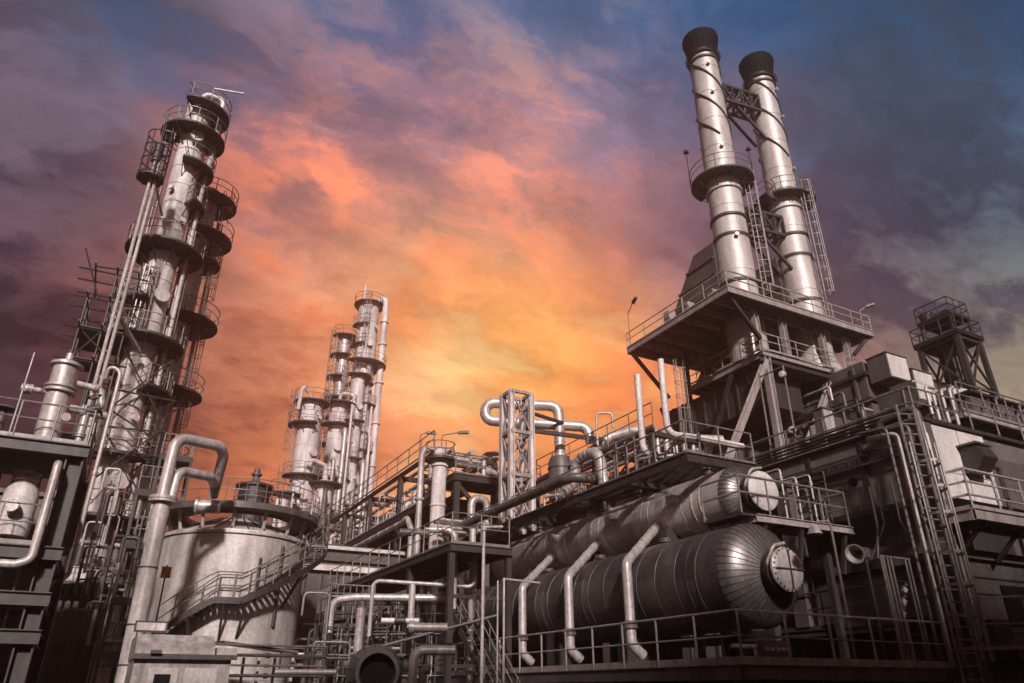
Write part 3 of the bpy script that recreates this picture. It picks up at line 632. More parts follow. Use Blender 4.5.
# ================================================================== BIG HORIZONTAL VESSELS
def hvessel(label, x, z, r, y0, y1, hd, mr, shm='vessel', name='pressure_vessel', group='big horizontal vessels'):
    """axis along y; y0 = tangent line of the near head, manway towards -y"""
    t = thing(name, label, 'pressure vessel', (x, y0, z-r), group)
    D = V((0, 1, 0)); g = MB(); prof = []; y = 0; L = y1-y0; prof.append((r, 0)); k = 0
    while y < L-.9:
        y += .9; e = .007 if k % 3 else .016; prof += [(r, y-.02), (r+e, y-.015), (r+e, y+.015), (r, y+.02)]; k += 1
    prof.append((r, L)); g.lathe(prof, (x, y0, z), d=D, n=56); sh = g.build('shell', shm, t, angle=40)
    b = MB()
    for yy in [1.3+2.7*i for i in range(int(L/2.7))]: b.lathe([(r, -.03), (r+.014, -.03), (r+.014, .03), (r, .03)], (x, y0+yy, z), d=D, n=56)
    b.build('strap', shm, sh)
    # near head: dome of radial sheets
    h = MB(); P = [(rr, yy) for rr, yy in dome(r+.01, 0, hd, 9, -1) if rr > mr*.9]; P.reverse(); h.lathe(P, (x, y0, z), d=D, n=56); hh = h.build('head', 'head', t, angle=60)
    s = MB()
    for i in range(44):
        a = 2*pi*i/44; q = V((cos(a), 0, sin(a))); pts = [V((x, y0+yy, z))+q*(rr+.006) for rr, yy in P]
        s.tube(pts, .013, 4, caps=False)
    s.build('sheet_seam', 'steel', hh)
    f = MB(); f.lathe([(r, L)] + [(rr, L+yy) for rr, yy in dome(r, 0, hd, 6, 1)][1:], (x, y0, z), d=D, n=40); f.build('rear_head', 'vessel', t)
    y2 = y0-hd*sqrt(max(0, 1-(mr/r)**2))
    m = MB().cyl((x, y2+.15, z), (x, y2-.42, z), mr, n=40); mn = m.build('manway', 'steel', t)
    c = MB().lathe([(mr*1.02, 0), (mr*1.16, 0), (mr*1.16, -.1), (mr*1.02, -.1)], (x, y2-.22, z), d=D, n=40); c.build('flange', 'dark', mn)
    l = MB().lathe([(0, -.14), (mr*.9, -.12), (mr*1.1, -.05), (mr*1.12, .0), (0, .0)], (x, y2-.44, z), d=D, n=40); l.build('cover', 'panel' if r < 1.2 else 'pale', mn)
    bb = MB(); y3 = y2-.5
    for i in range(24): q = V((cos(i*pi/12), 0, sin(i*pi/12)))*mr*1.02; bb.cyl((x+q.x, y3-.04, z+q.z), (x+q.x, y3+.05, z+q.z), .022, n=6)
    if r > 1.2:
        bb.box(x-mr*.98, x+mr*.98, y3-.105, y3-.07, z-.018, z+.018); bb.box(x-.018, x+.018, y3-.105, y3-.07, z-mr*.98, z+mr*.98)
    if r > 1.2: bb.build('bolt', 'dark', mn)
    pts = [V((x-mr*.75, y2-.1, z-mr*.2)), V((x-mr*1.1, y2-.3, z+mr*.2)), V((x-mr*.7, y2-.45, z+mr*1.15)), V((x+.1, y2-.4, z+mr*1.35))]
    MB().tube(fillet(pts, .25), .045, 8).build('davit', 'pale', mn)
    return t, sh
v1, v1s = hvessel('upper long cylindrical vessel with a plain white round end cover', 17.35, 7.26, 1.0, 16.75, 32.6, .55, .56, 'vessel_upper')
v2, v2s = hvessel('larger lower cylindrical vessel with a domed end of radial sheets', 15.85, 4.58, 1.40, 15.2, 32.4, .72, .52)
for yy in (19.5, 24, 29):
    MB().box(16.3, 18.0, yy-.18, yy+.18, 5.6, 6.6).build('saddle', 'dark', v1)
    MB().box(14.7, 16.9, yy+.3, yy+.7, 2.2, 3.6).build('saddle', 'dark', v2)
for yy in (17.9, 21.6, 25.3, 29.2):
    nozzle(v1, (17.15, yy, 8.2), (0,0,1), .16, .25, 'grey'); nozzle(v2, (15.75, yy+.9, 5.85), (0,0,1), .14, .22, 'grey')
for i, yy in enumerate((18.6, 22.2, 26.4)): MB().box(16.05, 16.4, yy, yy+.35, 7.35, 7.6).build('name_plate', 'pale', v1)
MB().cyl((17.0, 23.6, 8.05), (17.0, 23.6, 8.4), .55, n=24).build('nozzle', 'grey', v1)

ge = 'clad elbow pipes between the two big vessels'
for (ya, yb, lab) in ((26.9, 26.2, 'clad elbow pipe between the big vessels, farthest and thinnest looking of the three'), (23.55, 22.8, 'middle clad elbow pipe dropping past the lower vessel'), (19.9, 19.3, 'nearest clad elbow pipe dropping past the lower vessel, with a small platform bracket')):
    o = pipe(lab, [(16.30, ya, 6.72), (14.1, yb*.972, 5.25), (14.1, yb*.972, 2.9), (14.5, yb*.972, 2.6)], .155, 'clad', 'elbow_pipe', bend=.3, bands=.75, group=ge)
    g = MB(); g.cyl((14.1, yb*.972, 3.35), (14.1, yb*.972, 3.45), .22, n=20); g.cyl((14.1, yb*.972, 3.48), (14.1, yb*.972, 3.56), .22, n=20); g.build('flange', 'grey', o)
    MB().cyl((16.30, ya+.08, 6.71), (16.46, ya+.12, 6.83), .24, n=18).build('collar', 'clad', o)

# ---- lower deck
t = thing('vessel_deck', 'dark lower deck with a long two-rail handrail below the big vessels', 'platform', (12.3, 12.5, 0))
deck(t, 12.3, 20.0, 12.5, 34, 2.19, bh=.3, joist=1.6, bm='grey')
rl = railing(t, [(12.36, 33.9, 2.19), (12.36, 12.56, 2.19), (19.6, 12.56, 2.19)], sp=1.45, r=.028, mid=(.52,), toe=.16, m='steel2')
g = MB()
for x in (12.6, 16, 19.6):
    for y in (12.9, 17, 21, 25, 29, 33): g.beam((x, y, .1), (x, y, 1.9), .26)
g.build('column', 'dark', t); MB().box(12.32, 19.9, 12.42, 12.48, 1.55, 1.75).build('lower_beam', 'steel', t)
for i in range(7):
    x = 12.9+i*.95; t = thing('skid_box', 'dark equipment box standing in the shade under the lower deck', 'box', (x, 13.4, .12), 'boxes under the lower deck')
    MB().box(x, x+.7, 13.3+.2*(i%3), 14.3, .12, 1.2+.3*(i%3)).build('body', 'dark', t); MB().box(x+.1, x+.5, 13.26+.2*(i%3), 13.3+.2*(i%3), .6, .9).build('cover', 'steel', t)
t = thing('electrical_box', 'small junction panel with a lever on the deck under the lower vessel', 'panel', (13.9, 13.3, 2.2))
MB().box(13.7, 14.7, 13.3, 13.45, 2.35, 2.75).build('box', 'grey', t); g = MB(); [g.cyl((13.85+.18*i, 13.24, 2.55), (13.85+.18*i, 13.3, 2.55), .05, n=10) for i in range(5)]; g.build('dial', 'pale', t)
MB().cyl((12.9,13.4,2.6),(13.65,13.4,2.6),.05,n=8).build('conduit', 'pale', t); MB().box(13.75,13.85,13.35,13.4,2.2,2.35).box(14.55,14.65,13.35,13.4,2.2,2.35).build('foot', 'steel', t)

# ---- V1 end platform
t = thing('end_platform', 'short railed platform in front of the upper vessel end cover', 'platform', (16.1, 15.1, 6))
deck(t, 16.1, 20.2, 15.1, 16.15, 6.28, bh=.22, joist=1.0, along='y', bm='steel2')
railing(t, [(15.6, 16.7, 6.28), (15.6, 15.15, 6.28), (20.15, 15.15, 6.28), (20.15, 16.1, 6.28)], sp=1.15, r=.028, m='rail', toe=0)
MB().box(15.56, 16.1, 15.1, 16.75, 6.2, 6.27).build('corner_deck', 'grate', t)
g = MB()
for x in (16.5, 18.0, 19.9): g.beam((x, 15.5, 4.9), (x, 15.2, 6.05), .12); g.beam((x, 16.1, 4.9), (x, 16.1, 6.05), .14)
g.beam((19.9,16.0,2.2),(19.9,16.0,6.05),.2); g.beam((15.7,16.6,2.2),(15.7,16.6,6.15),.12); g.build('bracket', 'steel', t)
t = thing('bell_lamp', 'slim lamp pole with a bell shade rising from the lower handrail', 'lamp', (16.1, 12.62, 2.2))
MB().cyl((16.1,12.66,2.2),(16.1,12.66,5.55),.032,n=8).tube(fillet([(16.1,12.66,5.5),(16.1,12.66,5.62),(15.85,12.85,5.62),(15.8,12.9,5.5)],.06),.02,6).build('pole', 'rail', t)
MB().lathe([(.04,.12),(.1,.08),(.2,-.12),(.17,-.12),(.06,.04)], (15.78,12.92,5.42), n=20).build('shade', 'pale', t)
t = thing('horn_speaker', 'grey horn loudspeaker with its box hanging by the furnace side', 'loudspeaker', (17.3, 12.9, 4.7))
MB().lathe([(.07,-.1),(.1,.05),(.22,.3),(.25,.3),(.12,.05),(.09,-.1)], (17.3,12.9,4.95), d=(-.9,-.3,-.2), n=20).build('horn', 'pale', t); MB().box(17.35,17.7,12.85,13.1,4.85,5.1).build('box', 'grey', t); MB().cyl((17.6,12.95,2.2),(17.6,12.95,4.9),.04,n=8).build('bracket', 'steel', t)
t = thing('pipe_stand', 'narrow gate-shaped frame of upright tubes on the lower deck', 'frame', (18.4, 12.7, 2.2))
g = MB(); [g.cyl((x,12.75,2.2),(x,12.75,4.9),r,n=8) for x, r in ((17.95,.035),(18.05,.03),(18.2,.03),(18.35,.03),(18.95,.03),(19.1,.03))]; g.cyl((17.9,12.75,4.9),(19.15,12.75,4.9),.03,n=8).build('tubes', 'rail', t)
g = MB(); [g.beam((18.35,12.75,z),(18.95,12.75,z),.03) for z in (3.0,3.3,4.0,4.3)]; g.build('crosspiece', 'steel', t)
for i in range(3):
    x = 18.5+.15*i; z = 3.5+.3*i; t2 = thing('gauge_valve', 'small instrument valve in the gate-shaped tube frame', 'valve', (x, 12.85, z), 'instrument valves in the tube frame')
    MB().cyl((x,12.85,z-.1),(x,12.85,z+.1),.05,n=10).cyl((x-.1,12.85,z),(x+.1,12.85,z),.035,n=8).build('body','pale',t2); MB().lathe([(0,.03),(.07,.03),(.07,0)],(x,12.8,z+.15),d=(0,-1,0),n=14).build('dial','grey',t2)
# instrument standpipes and valves by the cover of the upper vessel
for i, (x, y, h) in enumerate(((18.6,15.6,1.5),(18.95,15.55,1.15),(19.4,15.7,1.7),(19.75,15.6,.9),(18.3,15.9,1.8))):
    pipe('slim instrument standpipe with a valve on the end platform', [(x,y,6.3),(x,y,6.3+h),(x,y+.7,6.3+h)], .035+.012*(i%2), ('pale','grey')[i%2], 'standpipe', valve=(.35,), flanges=(.6,), group='standpipes on the end platform')
# shelf pipes behind: rungs on the dark side wall of building B
for i in range(5):
    z = 6.9+.35*i; pipe('thin shelf pipe bending down on the dark long side behind the end platform', [(20.35,19.5,z),(20.35,15.9,z),(20.35,15.9,z-.35)], .035, 'steel', group='shelf pipes on the plant house side')
for i, (x,y) in enumerate(((20.3,14.05),(20.3,14.3),(20.25,13.5))):
    pipe('thin upright conduit splaying out at the foot of the dark long side', [(x,y,7.4),(x,y,6.2),(x-.3,y-.5*(i-1),5.2)], .035, 'grey', 'conduit', group='conduits on the plant house side')
t = thing('wall_bracket_light', 'tall thin double pole with two round lamps in front of the furnace braces', 'lamp', (20.9,19.4,9.1))
MB().cyl((20.9,17.2,9.1),(20.9,17.2,12.8),.035,n=6).cyl((20.9,18.4,9.1),(20.9,18.4,12.9),.035,n=6).cyl((20.9,17.2,12.75),(20.9,18.4,12.75),.03,n=6).build('pole','rail',t)
MB().lathe([(0,.12),(.12,.1),(.15,0),(0,-.03)],(20.8,17.2,12.4),d=(-1,-.5,0),n=14).lathe([(0,.12),(.12,.1),(.15,0),(0,-.03)],(20.8,17.2,10.2),d=(-1,-.5,0),n=14).build('lamp_head','pale',t)

# ---- upper deck over vessels
t = thing('pipe_deck', 'long elevated pipe deck with handrail running above the upper vessel', 'platform', (15.35, 16.9, 8.2))
deck(t, 15.35, 18.4, 16.9, 40, 8.5, bh=.3, joist=3.0, open_grid=True)
railing(t, [(15.4, 40, 8.5), (15.4, 16.95, 8.5), (18.35, 16.95, 8.5)], sp=1.5, r=.028, m='rail', toe=.1)
g = MB()
for y in (17.1, 20.5, 24, 27.5, 31, 34.5, 38): g.beam((15.5, y, 8.33), (18.3, y, 8.33), .14, .2); g.beam((18.3, y, 2.2), (18.3, y, 8.0), .24)
g.build('cross_beam', 'dark', t)

# ---- piping on top of the deck
gd = 'pipes on the elevated pipe deck'
pipe('upright open-topped pipe elbowing level onto the pipe deck, the shorter outer one', [(16.9, 20.95, 13.0), (16.9, 20.95, 9.75), (17.5, 19.6, 9.3), (17.5, 18.6, 9.3)], .13, 'white', 'vent_pipe', bend=.55, group='tall open-topped vent pipes', cat='vent pipe', n=16)
pipe('upright open-topped pipe elbowing level onto the pipe deck, the taller inner one', [(16.4, 18.9, 12.75), (16.4, 18.9, 9.85), (17.0, 17.9, 9.5), (18.6, 17.6, 9.35)], .12, 'white', 'vent_pipe', bend=.5, group='tall open-topped vent pipes', cat='vent pipe', n=16)
pipe('insulated U-bend pipe standing like an arch on the pipe deck', [(15.95, 25.4, 8.75), (15.6, 24.6, 8.9), (15.85, 24.3, 9.2), (15.95, 24.1, 10.25), (16.0, 22.6, 10.25), (16.0, 22.35, 8.7)], .21, 'clad', 'arch_pipe', bend=.7, bands=.32, group=gd, n=18)
pipe('thick level pipe sloping past the foot of the trestle along the deck edge', [(16.6, 22.9, 9.1), (14.9, 22.9, 9.1), (14.85, 33.6, 9.0), (14.2, 35.0, 8.9), (12.5, 35.4, 8.9)], .19, 'grey', 'header_pipe', bands=2.2, flanges=(.82,), group=gd, n=18)
t = thing('upright_drum', 'dark square-shouldered upright drum with a pale foot behind the trestle', 'drum', (19.1, 30.4, 8.5))
MB().lathe([(.0, 0), (.46, .0), (.46, 1.6)], (19.1, 30.4, 8.5), n=28).build('skirt', 'pale', t); MB().lathe([(.48, 1.6), (.62, 1.7), (.62, 3.6), (.5, 3.9), (.2, 4.0)], (19.1, 30.4, 8.5), n=32).build('shell', 'grey', t)
g = MB(); [g.lathe([(.62, z-.02), (.66, z-.02), (.66, z+.02), (.62, z+.02)], (19.1, 30.4, 8.5), n=32) for z in (1.9, 2.6, 3.3)]; g.build('band', 'steel', t)
# the big looping overhead lines
gl = 'large insulated overhead lines through the trestle'
pipe('big insulated overhead line doubling back in a U behind the trestle', [(19.1, 30.4, 12.4), (19.1, 30.4, 15.2), (15.75, 32.3, 15.45), (15.7, 32.35, 14.45), (20.4, 29.7, 14.05), (20.5, 29.6, 13.2)], .27, 'clad', 'overhead_pipe', bend=.5, bands=.55, group=gl, n=20)
pipe('wavy insulated line running right from the trestle behind the vent pipes', [(19.4, 30.6, 11.7), (20.6, 30.0, 12.7), (21.6, 29.4, 13.6), (22.6, 28.6, 13.9), (23.6, 27.6, 13.3), (26.5, 26.4, 13.3)], .27, 'clad', 'overhead_pipe', bend=.9, bands=.5, group=gl, n=18)
pipe('thin pale hooked pipe over the end of the second overhead line', [(20.0, 28.3, 12.6), (20.0, 28.3, 14.3), (20.7, 27.9, 14.3), (20.7, 27.9, 13.5)], .06, 'pale', 'hook_pipe', bend=.2, group=gd)
# valves and small piping on the deck
rnd = random.Random(4)
for i in range(38):
    y = 17.6+i*.57; x = rnd.choice((16.1, 16.6, 17.2, 17.8)); h = rnd.uniform(.7, 1.9); dx = rnd.choice((-.5, .4, .7)); dy = rnd.choice((-.7, .6, 1.1))
    pipe('slim bent pipe with a handwheel valve crowded on the pipe deck', [(x, y, 8.5), (x, y, 8.5+h), (x+dx, y+dy, 8.5+h), (x+dx, y+dy, 8.6)], rnd.choice((.03, .045, .065)), rnd.choice(('pale', 'grey', 'rail', 'steel')), 'small_pipe', bend=.15, valve=(.3,), flanges=(.62,) if i % 2 else (), group='slim valve pipes on the pipe deck')
for i, x in enumerate((16.0, 16.5, 17.0, 17.6, 18.0)):
    pipe('level pipe lying along the length of the pipe deck', [(x, 18.8+i*.4, 8.75+.1*(i%2)), (x, 39.5, 8.75+.1*(i%2))], (.09, .13, .07, .11, .08)[i], ('pale','grey','clad','rail','pale')[i], 'deck_pipe', flanges=(.2, .5, .8), group='level pipes lying on the pipe deck')
# ---- rack frame behind the deck, right of the trestle (px 600-690)
t = thing('pipe_rack', 'bolted steel rack with diagonal rods between the trestle and the furnace', 'pipe rack', (19, 24, 0))
g = MB(); gb = MB()
for y in (23.2, 26.8, 30.4):
    for x in (19.2, 22.2): g.ibeam((x, y, 0), (x, y, 11.6), .22, .24, .03, up=V((1,0,0)))
    gb.beam((19.2, y, 11.6), (22.2, y, 11.6), .2); gb.beam((19.2, y, 9.8), (22.2, y, 9.8), .18)
for x in (19.2, 22.2): gb.beam((x, 23.0, 11.75), (x, 33, 11.75), .14); gb.beam((x, 23.0, 10.4), (x, 33, 10.4), .1); gb.beam((x,23.2,11.6),(x,26.8,9.8),.07); gb.beam((x,26.8,9.8),(x,30.4,11.6),.07)
g.build('column', 'steel', t); gb.build('beam', 'steel', t); railing(t, [(19.2, 33, 11.85), (19.2, 23.0, 11.85)], sp=1.6, r=.028)
for i in range(5): pipe('level pipe carried on the bolted rack', [(19.6+.5*i, 23.3, 9.9), (19.6+.5*i, 23.3, 11.95), (19.6+.5*i, 34, 11.95)], (.1,.14,.08,.12,.1)[i], ('clad','pale','grey')[i%3], 'rack_pipe', bands=1.5, group='pipes on the bolted rack')

# ================================================================== TRESTLE
t = thing('pipe_trestle', 'tall pale four-legged lattice trestle carrying the overhead lines', 'trestle', (15.4, 28.6, 0))
X0, X1, Y0, Y1 = 15.4, 16.5, 28.8, 29.7; ZT = 14.9
for (x, y) in ((X0, Y0), (X1, Y0), (X0, Y1), (X1, Y1)): MB().ibeam((x, y, 8.2), (x, y, ZT), .26, .24, .03, up=V((1,0,0))).build('leg', 'white', t)
g = MB(); lv = [8.6, 10.7, 12.8, 14.85]
for a, b in zip(lv, lv[1:]):
    for (p, q) in (((X0,Y0),(X1,Y0)), ((X0,Y1),(X1,Y1)), ((X0,Y0),(X0,Y1)), ((X1,Y0),(X1,Y1))):
        g.beam((*p, a), (*q, b), .075); g.beam((*q, a), (*p, b), .075); g.beam((*p, b), (*q, b), .15)
g.build('bracing', 'steel2', t); g = MB(); g.beam((16.6,29.7,13.3),(21,29.2,13.3),.16,.2); g.beam((16.6,29.5,14.2),(19.4,30.2,14.2),.14); g.build('cross_arm', 'steel', t)

# ================================================================== MIDDLE PIPE RACK running away
t = thing('long_pipe_rack', 'long steel pipe rack with handrail running away to the far towers', 'pipe rack', (14.5, 36, 0))
deck(t, 14.45, 18.5, 36, 72, 11.1, bh=.35, joist=3); railing(t, [(14.5, 72, 11.1), (14.5, 36.05, 11.1)], sp=1.6, r=.035)
g = MB(); gb = MB()
for y in (36.3, 42, 48, 54, 60, 66, 71):
    for x in (14.7, 18.3): g.beam((x, y, 0), (x, y, 13.5), .3)
    gb.beam((14.6, y, 13.5), (18.4, y, 13.5), .26); gb.beam((14.6, y, 10.7), (18.4, y, 10.7), .3)
for x in (14.7, 18.3): gb.beam((x, 36, 13.7), (x, 72, 13.7), .2); gb.beam((x, 36, 9.2), (x, 72, 9.2), .18)
g.build('column', 'steel', t); gb.build('beam', 'steel', t); railing(t, [(14.5, 72, 13.8), (14.5, 36.3, 13.8)], sp=2.0, r=.035, posts=False)
rnd = random.Random(9)
for i in range(58):
    y = 36.6+i*.6; h = rnd.uniform(.8, 2.9); x = 14.75+rnd.random()*1.0; r = rnd.choice((.04, .06, .09, .14))
    pipe('upright offtake pipe crowded on the long pipe rack', [(x, y, 11.1), (x, y, 11.1+h), (x+1.4, y+.2, 11.1+h)], r, rnd.choice(('pale', 'white', 'grey', 'clad')), 'offtake_pipe', bend=.25, flanges=(.3,) if i < 12 else (), valve=(.5,) if i % 4 == 0 and i < 16 else (), group='offtake pipes on the long rack')
for i in range(6):
    pipe('long level pipe carried along the far pipe rack', [(14.95+.6*i, 36, 13.85 if i % 2 else 11.4), (14.95+.6*i, 72, 13.85 if i % 2 else 11.4)], (.16,.12,.2,.14,.1,.15)[i], ('pale','clad','grey')[i%3], 'rack_pipe', bands=2.0, group='long level pipes on the far rack')
pipe('pale pipe following the lower edge of the long rack', [(14.3, 72, 10.4), (14.3, 40, 10.4), (14.1, 38.8, 10.4), (14.1, 38.0, 9.6), (14.1, 38, 5)], .16, 'pale', 'edge_pipe', bands=1.6)
# junction deck between trestle and rack
t = thing('junction_platform', 'railed steel platform with slanting struts left of the trestle', 'platform', (14.8, 31.5, 0))
deck(t, 14.8, 20, 33.9, 36, 11.9, bh=.35, along='y', joist=1.2); railing(t, [(14.85, 36, 11.9), (14.85, 33.95, 11.9), (20, 33.95, 11.9)], sp=1.3, r=.032)
g = MB(); [g.beam((x, 34.1, 0), (x, 34.1, 11.6), .28) for x in (15.0, 17.4, 19.8)]; g.build('column', 'steel', t)
g = MB(); g.beam((15.0,34.1,11.4),(17.4,34.1,9.2),.2); g.beam((17.4,34.1,9.2),(19.8,34.1,11.4),.2); g.beam((15,34.1,9.1),(19.8,34.1,9.1),.24); g.build('strut', 'steel', t)
t = thing('separator_drum', 'slim upright pale drum with a ring walkway and lamp arm left of the trestle', 'drum', (14.4, 35.2, 8.0))
MB().lathe([(.0, 0), (.38, .05), (.38, 2.2), (.43, 2.21), (.43, 2.3), (.38, 2.31), (.38, 4.3), (.46, 4.3), (.46, 4.45), (.38, 4.5), (.36, 5.1), (.2, 5.4), (0, 5.45)], (14.2, 34.6, 8.0), n=28).build('shell', 'white', t)
ringplat(t, 14.2, 34.6, 12.7, .4, .8, 0, 360, h=.85, r=.028, sp=.5, brack=False); MB().box(13.6, 14.8, 34.3, 34.9, 7.2, 8.0).build('base', 'steel', t); MB().beam((14.2,34.6,0),(14.2,34.6,7.2),.3).build('pedestal', 'steel', t)
pipe('pale pipe dropping beside the slim upright drum', [(14.0, 34.8, 13.3), (13.4, 35.2, 13.3), (13.4, 35.2, 7.4)], .17, 'pale', 'down_pipe', bend=.4, flanges=(.5,))
lamp_post('bent lamp arm above the slim upright drum', (14.3, 34.7, 12.9), 1.2, V((.9,-.2,.1)))
lamp_post('small hooked lamp on the long rack handrail', (14.5, 38.5, 13.8), 1.5, V((.35,-.1,.0)))
pipe('fat pale pipe from the upright drum across the junction platform', [(14.5, 34.7, 12.75), (16.5, 34.7, 12.75), (17.6, 34.7, 12.2), (19, 34.7, 12.2)], .3, 'clad', 'cross_pipe', bend=.6, bands=.6, flanges=(.3,))
pipe('pale looped pipe above the junction platform handrail', [(16.6, 34.2, 12.0), (16.6, 34.2, 13.2), (18.2, 34.2, 13.6), (18.2, 34.2, 12.0)], .14, 'pale', 'loop_pipe', bend=.3)
pipe('pale U-bend under the junction platform', [(15.6, 33.5, 8.9), (15.6, 33.5, 10.6), (16.5, 33.5, 10.6), (16.5, 33.5, 8.9)], .2, 'clad', 'arch_pipe', bend=.4, bands=.5)
for i in range(8):
    x = 14.8+.3*i; pipe('horizontal pipe threading under the junction platform', [(x-2, 32.6+.2*i, 8.6+.22*(i%4)), (x+3, 32.6+.2*i, 8.6+.22*(i%4)), (x+3, 32.6+.2*i, 7.6)], .07+.03*(i%3), ('pale','clad','grey')[i%3], 'cross_pipe', flanges=(.4,), group='pipes threading under the junction platform')
# ================================================================== COLUMNS (distillation towers)
def column(name, label, cx, cy, z0, zt, r, plats, m='white', cat='tower', group=None, cone=None, seam=1.7, dome_h=None, lads=(), noz=()):
    t = thing(name, label, cat, (cx, cy, z0), group); H = zt-z0; prof = [(r, 0)]; z = 0
    while z < H-seam: z += seam; prof += [(r, z-.03), (r+.03, z-.025), (r+.03, z+.025), (r, z+.03)]
    prof.append((r, H)); prof += [(rr, H+zz) for rr, zz in dome(r, 0, dome_h or r*.5, 6)][1:]
    MB().lathe(prof, (cx, cy, z0), n=36).build('shell', m, t, angle=40)
    for (z, a0, a1, ro) in plats: ringplat(t, cx, cy, z, r+.02, ro, a0, a1, r=.03)
    for (z0_, z1_, a, off) in lads:
        nx, ny = cos(R(a)), sin(R(a)); ladder(t, cx+nx*(r+.25+off), cy+ny*(r+.25+off), z0_, z1_, nx, ny, .45, 'rail', True, .38, .028)
    for (z, a, rr) in noz:
        d = V((cos(R(a)), sin(R(a)), 0)); (manway if rr > .25 else nozzle)(t, V((cx, cy, z))+d*r, d, rr, *( () if rr > .25 else (.3,)), m=m)
    return t
# camera-facing direction of the left towers is about -90 deg, image left = 180, image right = 0
T1 = (-1.0, 40.0)
t1 = column('distillation_column', 'tall pale column on the left, wrapped in dark round walkways from foot to top', *T1, 0, 35.2, .75,
    [(34.4, -120, 110, 1.8), (32.4, 150, 400, 1.85), (30.0, -100, 90, 1.6), (27.4, -60, 60, 1.55), (24.0, 130, 400, 2.05), (20.6, 170, 260, 1.6), (18.3, 150, 395, 2.05), (15.6, -70, 60, 1.95), (12.0, 200, 330, 1.7), (8.9, 170, 400, 2.25), (5.9, 150, 380, 2.3)],
    seam=1.3, lads=((24.1, 32.4, 205, .2), (18.4, 24.0, 150, .1), (27.5, 34.3, 40, .2), (9.0, 18.2, 10, .2), (0.3, 8.8, -30, .3)), noz=((28, -120, .1), (21, -70, .33), (26, -60, .1), (22.5, -130, .12), (7.3, -95, .36), (10.8, -60, .33), (12, -140, .1), (32, -80, .3), (34.4, -100, .1), (14, -60, .12)))
g = MB()
for i in range(4): g.tube([(T1[0]-.75+.22*i, T1[1]-1.05, 18.4), (T1[0]-.75+.22*i, T1[1]-1.05, 22.6)], .045, 6)
g.tube([(T1[0]-.75, T1[1]-1.05, 22.5), (T1[0]-.1, T1[1]-1.05, 22.5)], .045, 6); g.build('gauge_glass', 'pale', t1)
MB().lathe([(1.25, -7.2), (1.25, -2.2), (.8, -1.6)], (*T1, 7.4), n=36).build('skirt', 'grey', t1)
for i, (dx, dy, a, b, r) in enumerate(((1.15, -.1, 8, 32, .11), (1.0, .6, 8, 30, .16), (-1.05, .3, 9, 33, .07), (1.35, .2, 16, 24, .06))):
    MB().tube(fillet([(T1[0], T1[1], b+.4), (T1[0]+dx, T1[1]+dy, b+.4), (T1[0]+dx, T1[1]+dy, a), (T1[0], T1[1], a)], .4), r, 10).build('down_pipe', 'clad' if r > .1 else 'rail', t1)
MB().tube(fillet([(T1[0], T1[1], 35.4), (T1[0], T1[1], 36.2), (T1[0]+1.2, T1[1], 36.2), (T1[0]+1.2, T1[1], 31)], .4), .2, 12).build('overhead_pipe', 'clad', t1)
lamp = MB(); lamp.beam((T1[0]+.5, T1[1]-1.8, 35.3), (T1[0]+2.2, T1[1]-1.9, 35.6), .09); lamp.build('davit_arm', 'white', t1)
t1b = column('distillation_column', 'thinner column half hidden behind the tall left column, with walkways on its right', .75, 45.2, 0, 32.5, .55,
    [(31.5, -120, 100, 1.8), (28.6, -120, 110, 1.95), (26.8, -90, 80, 1.5), (22.3, -130, 100, 2.1), (17.6, -140, 80, 2.0), (13.2, -120, 60, 1.9)], seam=1.5, lads=((22.4, 28.5, 20, .2), (13.3, 22.2, -30, .2), (28.7, 31.4, -30, .2)), noz=((25, -80, .1), (20, -80, .28)))
for i, (dx, r) in enumerate(((.85, .08), (1.1, .05))): MB().tube([(.75+dx, 44.9, 5), (.75+dx, 44.9, 30)], r, 8).build('down_pipe', 'rail', t1b)
# twin riser pipes with caged head, left of column 1
t = thing('riser_pipe_pair', 'pair of long bare riser pipes with a caged head, left of the tall column', 'pipes', (-2.3, 35.95, 8.6))
for dx in (-.12, .12): MB().tube([(-2.3+dx, 35.95, 8.6), (-2.3+dx, 35.95, 27.4)], .085, 10).build('pipe', 'pale', t)
g = MB(); z = 9.5
while z < 27: g.beam((-2.5, 35.95, z), (-2.1, 35.95, z), .05, .09); z += 1.3
g.build('clamp', 'grey', t)
g = MB()
for z in (26.2, 27.1, 28.0, 28.9): g.tube(arc(-2.45, 36, .62, 0, 2*pi, z), .035, 5)
for k in range(9): a = k*2*pi/9; g.cyl((-2.45+.62*cos(a), 36+.62*sin(a), 25.9), (-2.45+.62*cos(a), 36+.62*sin(a), 28.9), .03, n=5)
g.sector(-2.45, 36, 0.05, .66, 0, 2*pi, 26.0, 26.08); g.build('cage', 'dark', t); MB().cyl((-2.4,36,27.2),(-2.4,36,28.4),.25,n=14).cyl((-2.7,36,27.7),(-2.0,36,27.7),.1,n=10).build('valve', 'steel', t)
MB().beam((-2.3, 36.2, 26.4), (-1.6, 39.2, 26.0), .1).beam((-2.3, 36.1, 18.1), (-1.0, 38.6, 17.3), .16).beam((-2.3, 36.2, 12), (-1.5, 39.2, 12), .1).build('tie_beam', 'white', t)
